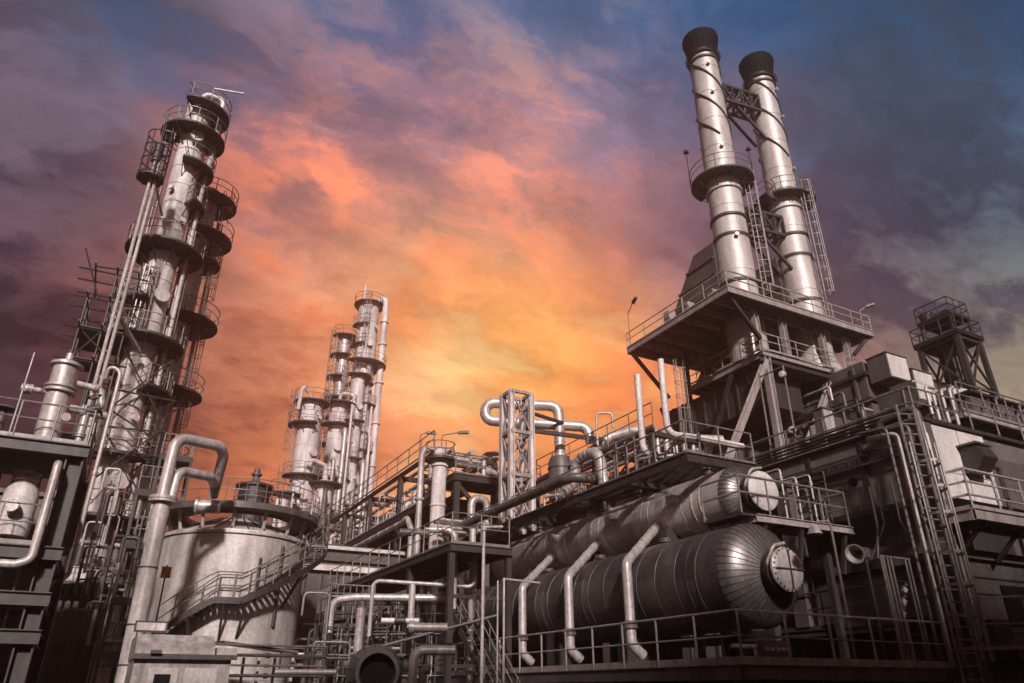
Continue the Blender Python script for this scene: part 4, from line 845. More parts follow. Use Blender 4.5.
# scaffolding round column 1
t = thing('scaffolding', 'tube scaffolding with poking-out poles around the middle of the tall left column', 'scaffold', (-2.8, 39, 9))
rnd = random.Random(3); g = MB(); gd = MB()
X = (-3.9, -2.9, -1.9); Y = (38.3, 39.6, 41.2)
for x in X:
    for y in Y: g.cyl((x, y, 12.4 if x > -3 else 15.5), (x, y, 22.2 + rnd.uniform(-.5, 1.0) - (0 if x > -3.5 else 2)), .045, n=6)
for z in (16.2, 17.9, 19.6, 21.2):
    for y in Y: g.cyl((-4.5-rnd.random()*.3, y, z), (-1.4, y, z+.05), .045, n=6)
    for x in X: g.cyl((x, 37.7-rnd.random()*.3, z+.08), (x, 41.8, z+.08), .045, n=6)
g.cyl((-4.6,38.2,22.3),(-3.4,38.2,19.6),.045,n=6); g.cyl((-3.9,38.2,21.4),(-1.9,38.2,21.6),.045,n=6); g.cyl((-3.9,38.25,16.2),(-1.9,38.25,19.6),.045,n=6); g.cyl((-1.9,38.25,16.2),(-3.9,38.25,17.9),.045,n=6)
for (a, b) in (((-1.6,38.7,17.2),(.9,38.6,13.6)), ((.6,38.8,17.3),(-1.7,38.8,14.2)), ((-1.5,38.7,14.0),(.6,38.6,12.9)), ((-1.9,38.6,13.2),(1.4,38.6,13.3)), ((-2.2,38.5,15.1),(1.2,38.6,15.0)), ((-1.8,38.5,12.1),(1.5,38.5,12.0)), ((-1.9,38.4,10.2),(.8,38.4,13.4)), ((.9,38.5,9.5),(-1.6,38.5,12.9))): g.cyl(a, b, .045, n=6)
g.build('tubes', 'steel', t); gd.box(-4.0,-1.8,38.2,41.3,17.98,18.03).box(-4.0,-1.8,38.2,40,16.28,16.33).box(-3.9,-2.2,38.2,39.6,12.5,12.56); gd.build('boards', 'dark', t)

# ================================================================== FAR TOWERS in the glow
g5 = 'far towers in the middle of the picture'
t2 = column('distillation_column', 'tallest pale far column in the sunset glow with a thick side pipe', 21.4, 77.1, 0, 44.4, 1.25,
   [(44.3, 0, 359.9, 1.85), (41.2, 170, 260, 1.8), (38.6, 160, 250, 1.8), (36.2, -150, 60, 2.6), (33.5, 170, 300, 1.9), (31.0, -170, 30, 2.0), (25.5, -160, 20, 2.1), (20.5, -170, 0, 2.0)], seam=2.2, group=g5, lads=((36.3, 44.2, -110, .15), (25.6, 36.1, -130, .15)), noz=((41, -60, .2), (38.6, -90, .3), (33, -70, .2), (28, -60, .2)))
MB().tube(fillet([(21.9, 76.6, 43.8), (22.6, 76.3, 45.4), (23.15, 76.1, 44.8), (23.15, 76.1, 12)], .5), .38, 14).build('side_pipe', 'white', t2)
for z in (14, 19, 24, 29, 34, 39, 42): MB().cyl((23.15, 76.1, z-.1), (23.15, 76.1, z+.1), .52, n=16).build('flange', 'white', t2)
MB().cyl((20.5, 76.4, 36), (20.5, 76.4, 46.6), .14, n=8).build('vent_pipe', 'white', t2)
for i, (dx, dy, r, a, b) in enumerate(((-.6,-1.5,.2,10,35),(.2,-1.6,.26,10,35.6),(1.0,-1.4,.14,10,34),(-1.2,-1.0,.12,12,30),(1.6,-.9,.18,10,37))): MB().cyl((21.4+dx, 77.1+dy, a), (21.4+dx, 77.1+dy, b), r, n=10).build('riser_pipe', ('white','clad')[i%2], t2)
t2b = column('distillation_column', 'middling far column stepping up close behind the tallest one on its left', 19.2, 78.5, 0, 40.2, .75,
   [(40, -180, 90, 1.5), (37.4, 160, 290, 1.6), (34.6, 150, 260, 1.7), (32.0, 170, 300, 1.6), (29.5, -180, 0, 1.8), (26.4, 160, 330, 1.7), (23, 150, 300, 1.6), (19.5, -180, 0, 1.5)], seam=2, group=g5, m='pale', lads=((27, 39.5, 200, .3), (16, 26, 210, .3)), noz=((31, -90, .25),))
t2c = column('distillation_column', 'short fat pale column at the foot of the tallest far column', 18.6, 75.2, 0, 30.2, 1.0, [(30.1, -190, 90, 1.9), (27.6, -180, 0, 1.9), (21.6, -200, 0, 2.0), (18.2, -180, 20, 1.9)], seam=2, group=g5, m='white', noz=((25, -90, .35), (23, -70, .2)), lads=((21.7, 30, 170, .2),))
MB().tube(fillet([(18.6,75.2,30.4),(18.6,75.2,31.6),(19.9,74.2,31.2),(19.9,74.2,14)], .5), .22, 12).build('side_pipe', 'white', t2c)
t2d = column('distillation_column', 'pale far column close in front of the tallest one, ending at its middle walkway', 20.4, 75.2, 0, 34.2, .8, [(33.9, -170, 60, 1.5), (28.3, 170, 300, 1.6), (24.1, -120, 20, 1.5), (19.0, 170, 340, 1.6)], seam=1.8, group=g5, m='white', noz=((30, -80, .28), (26, -110, .12), (22, -60, .12)), lads=((24.2, 33.8, 190, .15),))
t3 = column('distillation_column', 'shorter far column with railed round top, left of the tallest one', 14.2, 68.6, 0, 27.4, 1.12,
   [(27.3, 0, 359.9, 1.75), (24.9, 150, 280, 2.0), (19.8, -190, 0, 1.9), (16.2, -200, -10, 2.2), (13.2, -190, 0, 2.0)], seam=1.9, group=g5, lads=((19.9, 27.2, 190, .2), (13.3, 19.7, 170, .2)), noz=((22, -70, .3), (17.8, -90, .3), (25.6, -60, .12)))
MB().tube(fillet([(13.6,67.6,28.0),(12.9,67.4,28.6),(12.7,67.4,26)], .4), .18, 10).build('top_pipe', 'white', t3); MB().cyl((15.4,67.6,27.3),(15.4,67.6,30.2),.05,n=6).build('lightning_rod', 'rail', t3)
t3b = column('distillation_column', 'stubby far column between the shorter and the tallest far columns', 16.2, 68.0, 0, 19.3, .85, [(19.2, -190, 60, 1.7), (16.0, -180, 20, 1.8)], seam=1.7, group=g5, noz=((17.5,-90,.3),), lads=((10,16,-100,.2),))
MB().tube(fillet([(16.2,68,19.5),(16.2,68,21),(14.6,67.6,21.4),(14.4,67.2,20.5)], .5), .25, 12).build('overhead_pipe', 'white', t3b)
t3c = column('distillation_column', 'thin far column rising from behind the tank roof beside the shorter one', 12.3, 66.0, 0, 17.5, .6, [(17.4, -190, 60, 1.4), (14.2, -180, 20, 1.5)], seam=1.7, group=g5, m='pale')
for i in range(7):
    x = 17.2+.75*i; y = 73.0-(i%3)*.5; pipe('upright pipe packed around the feet of the far columns', [(x, y, 6), (x, y, 20+3.2*((i*5)%4)), (x+.4, y+2.5, 20.5+3.2*((i*5)%4))], .14+.06*(i%3), ('white','pale','clad')[i%3], 'riser_pipe', bend=.5, group='upright pipes among the far columns')
for i in range(9):
    x = 11.0+.6*i; y = 64.8+.4*(i%3); pipe('upright pipe packed around the shorter far column', [(x, y, 5), (x, y, 12.5+1.4*((i*3)%5)), (x+.3, y+1.5, 13+1.4*((i*3)%5))], .10+.05*(i%3), ('pale','white','grey')[i%3], 'riser_pipe', bend=.4, group='upright pipes around the shorter far column')

# ================================================================== STORAGE TANK
t = thing('storage_tank', 'large pale cylindrical tank with a coned roof, ring walkway and outside stair', 'tank', (4.7, 34.9, 0))
TC = (4.7, 35.0); TR = 3.05
MB().lathe([(TR, 0), (TR, 1.9), (TR+.01, 1.91), (TR+.01, 1.93), (TR, 1.94), (TR, 3.8), (TR+.01, 3.81), (TR+.01, 3.83), (TR, 3.84), (TR, 5.7), (TR+.01, 5.71), (TR+.01, 5.73), (TR, 5.74), (TR, 7.4), (TR+.09, 7.4), (TR+.09, 7.5), (TR, 7.51), (TR-.02, 7.58), (1.0, 8.4), (0, 8.5)], (*TC, .12), n=96).build('shell', 'tank_paint', t, angle=30)
g = MB()
for i in range(28): a = 2*pi*i/28; d = V((cos(a), sin(a), 0)); c = V((*TC, 0)); g.beam(c+d*(TR-.05)+V((0,0,7.74)), c+d*1.0+V((0,0,8.56)), .04, .05)
g.build('roof_rib', 'steel', t)
g = MB(); g.sector(*TC, 2.3, 3.42, 0, 2*pi, 8.60, 8.66, 64); g.lathe([(3.42, -.08), (3.48, -.08), (3.48, .18), (3.42, .18)], (*TC, 8.58), n=96); g.lathe([(2.3, -.1), (2.25, -.1), (2.25, .12), (2.3, .12)], (*TC, 8.58), n=64); wk = g.build('ring_walkway', 'grey', t)
g = MB(); p = arc(*TC, 3.42, 0, 2*pi, 8.75, 56)[:-1]
for h in (.5, 1.0): g.tube([q+V((0,0,h)) for q in p], .02, 5, closed=True)
for q in p[::3]: g.cyl(q, q+V((0,0,1.0)), .02, n=5)
g.build('railing', 'rail', wk)
g = MB(); [g.beam((TC[0]+2.75*cos(a), TC[1]+2.75*sin(a), 7.75), (TC[0]+2.95*cos(a), TC[1]+2.95*sin(a), 8.6), .12) for a in [2*pi*i/14 for i in range(14)]]; g.build('strut', 'pale', wk)
MB().lathe([(.72, 0), (.72, 1.75), (.84, 1.77), (.84, 1.87), (.72, 1.89), (.3, 2.05), (.0, 2.07)], (TC[0]+.4, TC[1]-.2, 8.35), n=32).build('roof_drum', 'steel', t)
MB().lathe([(.16, 0), (.16, .3), (.24, .32), (.24, .4), (.14, .42), (.14, .6), (0, .68)], (TC[0]+.4, TC[1]-.2, 10.4), n=18).build('vent', 'grey', t)
g = MB(); [g.cyl((TC[0]+.4+.86*cos(a), TC[1]-.2+.86*sin(a), 8.5), (TC[0]+.4+.86*cos(a), TC[1]-.2+.86*sin(a), 10.25), .02, n=5) for a in [2*pi*i/12 for i in range(12)]]; g.tube(arc(TC[0]+.4, TC[1]-.2, .86, 0, 2*pi, 9.6), .02, 5); g.build('drum_railing', 'rail', t)
# spiral stair hugging the front of the tank: low at left, high at right
st = MB(); sr = MB(); a0, a1 = R(-135), R(15); z0, z1 = 3.5, 8.6; ri, ro = TR+.18, TR+.95; n = 44
def sa(f): return a0+(a1-a0)*f
def sz(f): return 3.5+1.3*f/.2 if f < .2 else (4.8 if f < .3 else 4.8+3.8*(f-.3)/.7)
P1 = []; P2 = []
for i in range(n+1):
    f = i/n; a = sa(f); z = sz(f); c = V((cos(a), sin(a), 0)); P1.append(V((*TC, z))+c*ri); P2.append(V((*TC, z))+c*ro)
for i in range(n):
    for P in (P1, P2): st.beam(P[i], P[i+1], .05, .24)
    st.beam(P1[i].lerp(P1[i+1], .5)+V((0,0,.06)), P2[i].lerp(P2[i+1], .5)+V((0,0,.06)), .2, .03)
stt = st.build('stair', 'steel', t)
up = V((0,0,1))
for P in (P1, P2):
    for h in (.55, 1.05): sr.tube([q+up*h for q in P], .024, 6)
    for q in P[::3]: sr.cyl(q, q+up*1.05, .024, n=6)
sr.build('handrail', 'rail', stt)
g = MB()
for f in (.12, .24, .32, .55, .8): a = sa(f); c = V((cos(a), sin(a), 0)); q = V((*TC, sz(f)-.1)); g.beam(q+c*TR-up*1.3, q+c*(ro-.05), .09); g.beam(q+c*TR, q+c*ro, .08)
g.build('bracket', 'dark', stt)
g = MB(); c = V((cos(R(-78)), sin(R(-78)), 0)); c2 = V((cos(R(-60)), sin(R(-60)), 0))
g.cyl(V((*TC, 4.0))+c2*(TR+.08), V((*TC, 7.2))+c2*(TR+.08), .07, n=8); g.cyl(V((*TC, 4.9))+c*(TR+.08), V((*TC, 6.6))+c*(TR+.08), .06, n=8); g.build('side_pipe', 'steel', t)
for f in (-.5, .2): manway(t, V((*TC, 1.5))+V((cos(R(-90+f*60)), sin(R(-90+f*60)), 0))*TR, (cos(R(-90+f*60)), sin(R(-90+f*60)), 0), .35, 'pale')

# big upright clad pipe with two hooked branches left of the tank
t = thing('hooked_riser', 'thick flanged standing pipe left of the tank that hooks over at the top', 'pipe', (1.1, 28, 0))
MB().cyl((1.1, 28, 0), (1.1, 28, 7.6), .285, n=28).build('trunk', 'tank_paint', t)
g = MB(); [g.cyl((1.1, 28, z-.025), (1.1, 28, z+.025), .30, n=28) for z in (2.4, 3.6, 5.4)]; g.build('strap', 'dark', t)
MB().lathe([(.285, 7.0), (.3, 7.3), (.3, 7.34)], (1.1,28,0), n=28).cyl((1.1, 28, 7.6), (1.1, 28, 7.68), .47, n=28).cyl((1.1, 28, 7.7), (1.1, 28, 7.8), .47, n=28).build('flange', 'pale', t)
MB().tube(fillet([(1.05, 28, 7.7), (1.1, 28, 10.0), (2.75, 28.9, 10.15), (2.95, 29.3, 9.9), (2.95, 30.6, 8.6)], .5), .2, 16).build('upper_branch', 'pale', t)
MB().tube(fillet([(1.35, 28.1, 7.7), (1.4, 28.2, 8.85), (2.6, 29.0, 8.95), (2.9, 30.2, 8.95)], .4), .17, 16).build('lower_branch', 'pale', t)
MB().cyl((2.5, 30.8, 8.2), (3.3, 30.6, 8.2), .26, n=20).cyl((2.4,30.82,8.2),(2.5,30.8,8.2),.34,n=20).build('end_drum', 'pale', t)

# ================================================================== LEFT FOREGROUND STRUCTURE
t = thing('steel_structure', 'heavy dark I-beam structure in the left foreground with railed top deck', 'structure', (-1.6, 24.4, 0))
Zl = (8.25, 5.3, 4.1, 3.15); XL = -9.0
for i, (x, y) in enumerate(((-1.62, 24.5), (-1.5, 28.0), (-5.2, 24.5), (-5.2, 28.6))): MB().ibeam((x, y, 0), (x, y, 7.93 if i != 1 else 8.0), .42, .46, .045, up=V((1,0,0))).build('column', 'ibeam' if i != 1 else 'steel', t)
for z in Zl:
    b = MB(); b.ibeam((XL, 24.22, z-.19), (-1.3, 24.22, z-.19), .2, .36, .035); b.ibeam((-1.5, 24.35, z-.19), (-1.5, 29, z-.19), .2, .34, .035)
    b.build('beam', 'ibeam', t)
    MB().box(XL, -1.65, 24.4, 28.9, z-.05, z).build('floor', 'grate', t)
MB().beam((-1.5, 24.9, 4.2), (-1.5, 28.3, 5.0), .1).build('brace', 'steel', t); MB().beam((-1.5, 24.9, 7.9), (-1.5, 28.3, 5.4), .1).build('brace', 'steel', t)
railing(t, [(XL, 24.3, 8.27), (-1.4, 24.3, 8.27), (-1.4, 28.8, 8.27)], sp=1.0, r=.026, m='rail'); railing(t, [(XL, 24.35, 5.32), (-2.0, 24.35, 5.32)], sp=.95, r=.022, posts=False)
lamp = MB(); lamp.cyl((-3.4,24.3,8.27),(-3.4,24.3,10.9),.03,n=6); lamp.build('lightning_rod', 'rail', t)
t = thing('capped_drum', 'slim upright pale drum with flanged cap on the left top deck', 'drum', (-2.6, 25.5, 8.27))
MB().lathe([(.36, 0), (.36, .55), (.375, .56), (.375, .6), (.36, .61), (.36, 1.85), (.47, 1.87), (.47, 1.95), (.38, 1.97), (.38, 2.0), (.47, 2.02), (.47, 2.1), (.37, 2.12), (.37, 2.75), (.47, 2.78), (.47, 2.86), (.3, 2.95), (.12, 3.02), (.1, 3.25), (0, 3.27)], (-2.6, 25.5, 8.27), n=36).build('shell', 'pale', t)
nozzle(t, (-2.28,25.35,9.3), (.3,-1,0), .09, .2); nozzle(t, (-2.9,25.4,10.1), (-1,-.1,0), .09, .5); MB().cyl((-3.6,25.4,10.1),(-3.3,25.4,10.1),.16,n=16).build('actuator','pale',t)
pipe('bent side pipe joining the capped drum to the deck', [(-2.3,25.6,10.6),(-1.5,25.7,10.55),(-1.35,25.7,9.9),(-1.75,25.7,9.8),(-1.75,25.7,8.3)], .11, 'pale', bend=.2, flanges=(.2,.8), valve=(.5,))
pipe('level flanged pipe right of the capped drum', [(-2.3,25.6,9.75),(-1.75,25.7,9.75),(-1.2,25.9,9.75)], .13, 'pale', flanges=(.4,))
pipe('pale thin pipe running long beside the riser pair and down the steel column', [(-1.9,33.3,13.7),(-1.85,33,14.2),(-1.38,33,14.0),(-1.38,33,5.6),(-1.7,32.8,5.3)], .085, 'pale', bend=.3, flanges=(.55,))
t = thing('insulated_drum', 'fat white insulated drum inside the left steel structure', 'drum', (-2.8, 25.6, 5.35))
MB().lathe([(.3,.3),(.43,.34),(.46,.5),(.46,.85),(.475,.86),(.475,.89),(.46,.9),(.46,1.45),(.42,1.7),(.3,1.9),(.3,1.98),(.35,1.99),(.35,2.05),(.28,2.06),(.28,2.14),(.35,2.15),(.35,2.22),(0,2.26)], (-2.8,25.6,5.35), n=40).build('shell','white',t)
manway(t, (-2.85,25.2,6.45), (-.1,-1,0), .15, 'pale'); g = MB(); [g.cyl((-2.8+.35*cos(a),25.6+.35*sin(a),5.3),(-2.8+.35*cos(a),25.6+.35*sin(a),5.5),.05,n=6) for a in (0,2.1,4.2)]; g.build('foot','steel',t)
pipe('pale bent pipe in front of the fat white drum, turning left at its foot', [(-2.0,24.3,7.45),(-1.96,23.85,7.62),(-1.96,23.85,4.85),(-2.3,23.85,4.72),(-6,23.85,4.72)], .115, 'pale', bend=.3, flanges=())
for i in range(9):
    x = -4.6+.35*i; pipe('slim upright pipe packed inside the left steel structure', [(x,26.2+.2*(i%3),5.3),(x,26.2+.2*(i%3),7.8)], .04+.02*(i%3), ('pale','rail','grey')[i%3], 'small_pipe', valve=(.4,) if i%3==0 else (), group='slim pipes in the left structure')
for i in range(6):
    x = -4.4+.42*i; pipe('short upright tube in the dark lower bays of the left structure', [(x,25.4,.0),(x,25.4,5.2)], .035, 'rail', 'small_pipe', group='tubes in the lower left bays')
t = thing('capped_post', 'pale round post cap at the far left edge of the top deck', 'post', (-3.9,24.6,8.27)); MB().cyl((-3.75,24.7,8.27),(-3.75,24.7,9.1),.12,n=12).build('post','grey',t); MB().lathe([(0,.12),(.3,.06),(.34,0),(0,-.02)],(-3.75,24.7,9.15),n=20).build('cap','grey',t)

# ---- dark tower base vessel and pipe forest between left structure and tank
def bay(label, x0, x1, y0, y1, levels, sp=1.3, m='steel', group=None, cols=((0,0),(1,0),(0,1),(1,1)), cw=.11, ztop=None, rails=True):
    t = thing('access_frame', label, 'steel frame', (x0, y0, 0), group)
    for (u, v) in cols: MB().beam((x0+(x1-x0)*u, y0+(y1-y0)*v, 0), (x0+(x1-x0)*u, y0+(y1-y0)*v, ztop or levels[-1]), cw).build('column', m, t)
    for z in levels:
        MB().box(x0, x1, y0, y1, z-.06, z).box(x0-.05, x1+.05, y0-.06, y0, z-.22, z+.06).box(x0-.06, x0, y0, y1, z-.22, z+.06).build('floor', 'grate', t)
        if rails: railing(t, [(x0, y1, z), (x0, y0, z), (x1, y0, z), (x1, y1, z)], sp=sp, r=.022, posts=False, toe=0)
    return t
bay('access frame with close-set rails between the column foot and the thick standing pipe', .3, 1.6, 34.5, 36.5, (3.0, 5.0, 7.2, 9.4), sp=.4)
bay('tall open access frame behind the thick standing pipe', 1.0, 2.4, 38, 40, (4.0, 6.5, 9.3, 12.0), sp=.5)
rnd = random.Random(21)
for i in range(26):
    x = rnd.uniform(-1.2, 1.5); y = rnd.uniform(34.0, 38.5); z = rnd.uniform(1, 7); h = rnd.uniform(1.5, 4); dx = rnd.choice((-.6, .5, .9))
    pipe('thin pipe in the dark thicket between the left column and the tank', [(x, y, z), (x, y, z+h), (x+dx, y+.1, z+h), (x+dx, y+.1, z+h-1)], rnd.choice((.04, .06, .09, .12)), rnd.choice(('pale', 'grey', 'rail', 'steel')), 'small_pipe', bend=.15, valve=(.3,) if i % 4 == 0 else (), group='pipes in the thicket left of the tank')
t = thing('warning_plate', 'small orange plate beside the thick standing pipe', 'sign', (1.75, 30, 5.5)); MB().box(1.62,1.95,30,30.04,5.35,5.75).build('plate','orange',t); MB().cyl((1.78,30.06,0),(1.78,30.06,5.8),.03,n=6).build('post','steel',t)

# ---- cabin
t = thing('site_cabin', 'small white flat-roofed site cabin at the foot of the standing pipe', 'cabin', (1.9, 21.9, 0))
MB().box(.98, 3.3, 21.9, 25, 0, 2.42).build('wall', 'pale', t)
MB().prism([(.95,21.85,2.42),(.95,25.1,2.42),(.95,25.1,3.0),(.95,22.3,3.0),(.95,21.85,2.6)], (1.9,0,0)).build('roof', 'pale', t); MB().box(2.9,3.4,21.8,25,2.42,2.7).build('canopy','pale',t); MB().box(.9,3.42,21.72,21.84,2.4,2.52).build('fascia','grey',t)
MB().box(1.35,2.05,21.84,21.9,.1,2.2).build('door','white',t); MB().box(1.5,1.88,21.82,21.84,1.35,2.05).build('window','glass',t)
MB().box(1.3,1.55,21.6,21.72,2.52,2.6).build('wall_lamp','grey',t); MB().box(2.2,3.0,21.86,21.9,1.2,2.2).build('side_panel','white',t)
t = thing('notice_frame', 'small dark notice frame standing on the cabin roof', 'sign', (1.1, 24, 3.0)); MB().box(.9,1.75,24,24.05,3.15,3.45).build('plate','dark',t); MB().box(.95,1.7,23.985,24,3.2,3.4).build('panel','pale',t); MB().cyl((1,24.02,3.0),(1,24.02,3.2),.02,n=5).cyl((1.65,24.02,3.0),(1.65,24.02,3.2),.02,n=5).build('foot','dark',t)
t = thing('roofed_shelter', 'low slanting roofed shelter against the tank foot right of the cabin', 'shelter', (3.5, 27, 0))
MB().prism([(3.7,26.5,3.05),(3.7,30,3.2),(3.7,30,3.27),(3.7,26.5,3.12)], (2.4,0,-.25)).build('roof','grey',t); g = MB(); [g.beam((x,y,0),(x,y,2.75),.09) for x in (3.8,4.9,6.0) for y in (26.8,29.7)]; g.build('post','pale',t)
for i in range(5): pipe('level pipe crossing below the shelter roof', [(3.2,26.4,1.8+.3*i),(7.0,26.4,1.8+.3*i)], .035+.015*(i%2), ('grey','steel')[i%2], 'cross_pipe', flanges=(.5,), group='pipes under the low shelter')
# ================================================================== LOW CENTRE
t = thing('low_warehouse', 'long low pale-fascia building behind the pipe thicket right of the tank', 'building', (9.6, 41, 0))
MB().box(9.2, 16.4, 41, 50, 0, 8.0).build('wall', 'casing', t); MB().box(8.9, 16.7, 40.7, 40.98, 7.55, 7.85).build('lower_fascia', 'white', t); MB().box(8.9, 16.7, 40.8, 40.98, 8.1, 8.65).build('parapet', 'grey', t)
MB().box(8.85, 16.75, 40.55, 40.75, 8.68, 8.86).build('gutter', 'panel', t)
MB().prism([(8.9,40.7,8.87),(8.9,51,8.87),(8.9,46,9.9)], (7.9,0,0)).build('roof', 'roof', t)
g = MB(); [g.box(x, x+.08, 40.9, 41, 0, 7.5) for x in [9.3+.9*i for i in range(8)]]; g.build('rib', 'steel', t)
gb = 'open steel bays in the dark centre'
bay('open steel bay with dense rails below the warehouse fascia, next to the tank stair', 8.3, 10.2, 31.5, 33.5, (2.4, 4.6), sp=.28, group=gb)
bay('open steel bay in the dark centre below the pale fascia', 10.6, 12.4, 35, 37, (2.8, 5.0), sp=.35, group=gb)
t = thing('corner_frame', 'dark steel corner frame with a sloping edge beam left of the big vessels', 'steel frame', (10.4, 24, 0))
deck(t, 10.35, 12.8, 23.85, 40, 6.35, bh=.26, joist=2); g = MB()
for (x, y) in ((10.45, 24), (10.45, 28), (10.45, 33), (12.7, 24), (12.7, 33), (10.45, 39)): g.beam((x, y, 0), (x, y, 6.1), .2)
g.build('column', 'steel', t); railing(t, [(10.4, 40, 6.35), (10.4, 23.9, 6.35), (12.7, 23.9, 6.35)], sp=1.4, r=.025)
g = MB(); [g.beam((10.45, 24, z), (12.7, 24, z), .12) for z in (4.6, 2.4)]; g.build('beam', 'steel', t)
t = thing('side_stair', 'narrow steel stair with handrails beside the corner frame', 'stairs', (11.8, 23, 0)); flight(t, (11.9, 21.5, .2), (11.9, 26.5, 4.5), .7)
t = thing('lamp_pole', 'tall slim pole standing before the corner frame', 'pole', (10.96, 22.47, 0)); MB().cyl((10.96,22.47,0),(10.96,22.47,6.65),.055,n=10).build('shaft','pale',t); MB().cyl((10.96,22.47,6.6),(10.96,22.47,6.75),.09,n=10).cyl((10.9,22.47,6.7),(11.6,22.3,6.75),.05,n=8).build('cap','pale',t)
t = thing('lamp_pole', 'slim twin poles rising left of the lower vessel', 'pole', (10.65, 20.38, 0)); MB().cyl((10.65,20.38,0),(10.65,20.38,4.78),.035,n=8).cyl((10.5,20.5,0),(10.5,20.5,4.7),.03,n=8).build('shaft','pale',t); MB().tube([(10.65,20.38,4.75),(11.7,20.0,4.65)],.03,6).build('arm','pale',t)
gm = 'pipes in the dark centre thicket'
pipe('long level pale pipe with a down-leg crossing the dark centre', [(8.55,26.7,3.4),(8.55,26.7,5.3),(12.0,25.3,5.12),(12.0,25.3,6.4)], .075, 'pale', 'cross_pipe', bend=.25, group=gm)
pipe('thick level insulated pipe below the long pale pipe in the dark centre', [(7.6,28.6,3.6),(7.6,28.6,4.75),(8.4,28.2,4.85),(11.6,26.8,4.85)], .14, 'clad', 'cross_pipe', bands=.5, group=gm)
pipe('short pale upright pipe hanging from the long pale pipe', [(9.9,26.2,5.2),(9.9,26.2,3.7)], .12, 'pale', 'cross_pipe', group=gm)
pipe('pale upright pipe at the left end of the dark centre', [(8.4,27.4,2.2),(8.4,27.4,4.4)], .16, 'pale', 'cross_pipe', bands=.35, group=gm)
pipe('pale elbow pipe low in the centre turning up from the bottom edge', [(7.2,18.7,0),(7.2,18.7,2.6),(8.15,18.25,2.6)], .12, 'pale', 'elbow_pipe', bend=.25, group=gm)
pipe('second smaller elbow pipe just right of the low pale elbow', [(7.55,18.9,0),(7.55,18.9,2.15),(7.7,18.8,2.15)], .11, 'grey', 'elbow_pipe', bend=.2, group=gm)
pipe('short fat level pipe end with ribs above the low elbows', [(7.1,18.9,3.15),(8.0,18.5,3.15)], .11, 'pale', 'pipe_stub', bands=.15, flanges=(.08,), group=gm)
pipe('ribbed level pale pipe at the bottom left of the dark centre', [(4.2,20.5,2.1),(5.6,19.9,2.1)], .07, 'pale', 'pipe_stub', bands=.5, group=gm)
pipe('short level pipe with a square body valve in the dark centre', [(8.6,25.6,3.85),(9.8,25.1,3.85)], .09, 'white', 'valve_pipe', valve=(.5,), group=gm)
pipe('long sloping conduit crossing the dark centre', [(7.2,24.2,2.7),(11.5,22.5,3.9)], .05, 'grey', 'conduit', group=gm)
pipe('tall upright pipe between the centre bays and the corner frame', [(12.2,26,.2),(12.2,26,7.4)], .13, 'pale', 'riser_pipe', flanges=(.7,), group=gm)
pipe('pale upright pipe with an offset foot by the corner frame', [(11.1,25.2,4.3),(11.1,25.2,7.1),(10.2,25.6,7.1)], .12, 'pale', 'riser_pipe', group=gm)
t = thing('blower', 'big dark horizontal blower casing with an open round mouth at the bottom of the picture', 'blower', (6.6, 19.5, 0))
D = V((-.25, -1, 0)).normalized(); c = V((6.75, 20.2, 2.1)); MB().lathe([(.45,-2.6),(.70,-2.3),(.72,-1.0),(.74,-.98),(.74,-.93),(.72,-.9),(.70,-.2),(.52,.3),(.52,.36),(.57,.36),(.57,.42),(.47,.42),(.42,-.1),(.0,-.25)], c, d=D, n=44).build('casing','grey',t,angle=28)
MB().cyl(c+D*(.05), c+D*(.06), .44, n=30).build('mouth','soot_and_shade',t)  # flat black disc paints the dark inside of the open mouth
g = MB(); a_ = D.orthogonal().normalized(); b_ = D.cross(a_)
for i in range(14):
    q = a_*cos(2*pi*i/14)+b_*sin(2*pi*i/14); g.tube([c+D*(-.9)+q*.725, c+D*(-.2)+q*.705, c+D*.3+q*.525], .012, 4)
g.build('sheet_seam','dark',t); g = MB(); g.box(6.4,7.9,21.2,22.3,0,1.4).box(6.2,7.2,19.6,20.0,0,1.5).build('pedestal','dark',t)
t = thing('blower_motor', 'dark cylinder motor lying behind the blower', 'motor', (8.0,22.8,1.2)); MB().cyl((7.4,22.9,2.1),(8.4,24.6,2.1),.55,n=28).build('casing','dark',t); MB().box(7.5,8.4,23,24.4,0,1.7).build('foot','dark',t)
rnd = random.Random(33)
for i in range(125):
    y = rnd.uniform(28, 39.5); x = .27*y+rnd.uniform(-1.0, 3.6)
    zm = 1.7+.115*y; z = rnd.uniform(.5, zm-1.2); h = rnd.uniform(.8, 3.2); dx = rnd.choice((-.9, .7, 1.3, .4)); k = i % 3
    if k: P = [(x, y, z), (x, y, min(z+h, zm)), (x+dx, y-.2*dx, min(z+h, zm)), (x+dx, y-.2*dx, min(z+h, zm)-.8)]
    else: P = [(x-1, y+.3, min(z+h*.5,zm)), (x+1.4, y-.3, min(z+h*.5,zm)), (x+1.4, y-.3, min(z+h,zm+.3))]
    pipe('thin pipe in the dark thicket between the tank stair and the corner frame', P, rnd.choice((.025, .035, .045, .06, .085)), rnd.choice(('grey', 'steel', 'rail', 'steel', 'steel', 'grey', 'pale')), 'small_pipe', bend=.18, valve=(.35,) if i % 5 == 0 else (), flanges=(.7,) if i % 4 == 1 else (), group='pipes in the centre thicket')
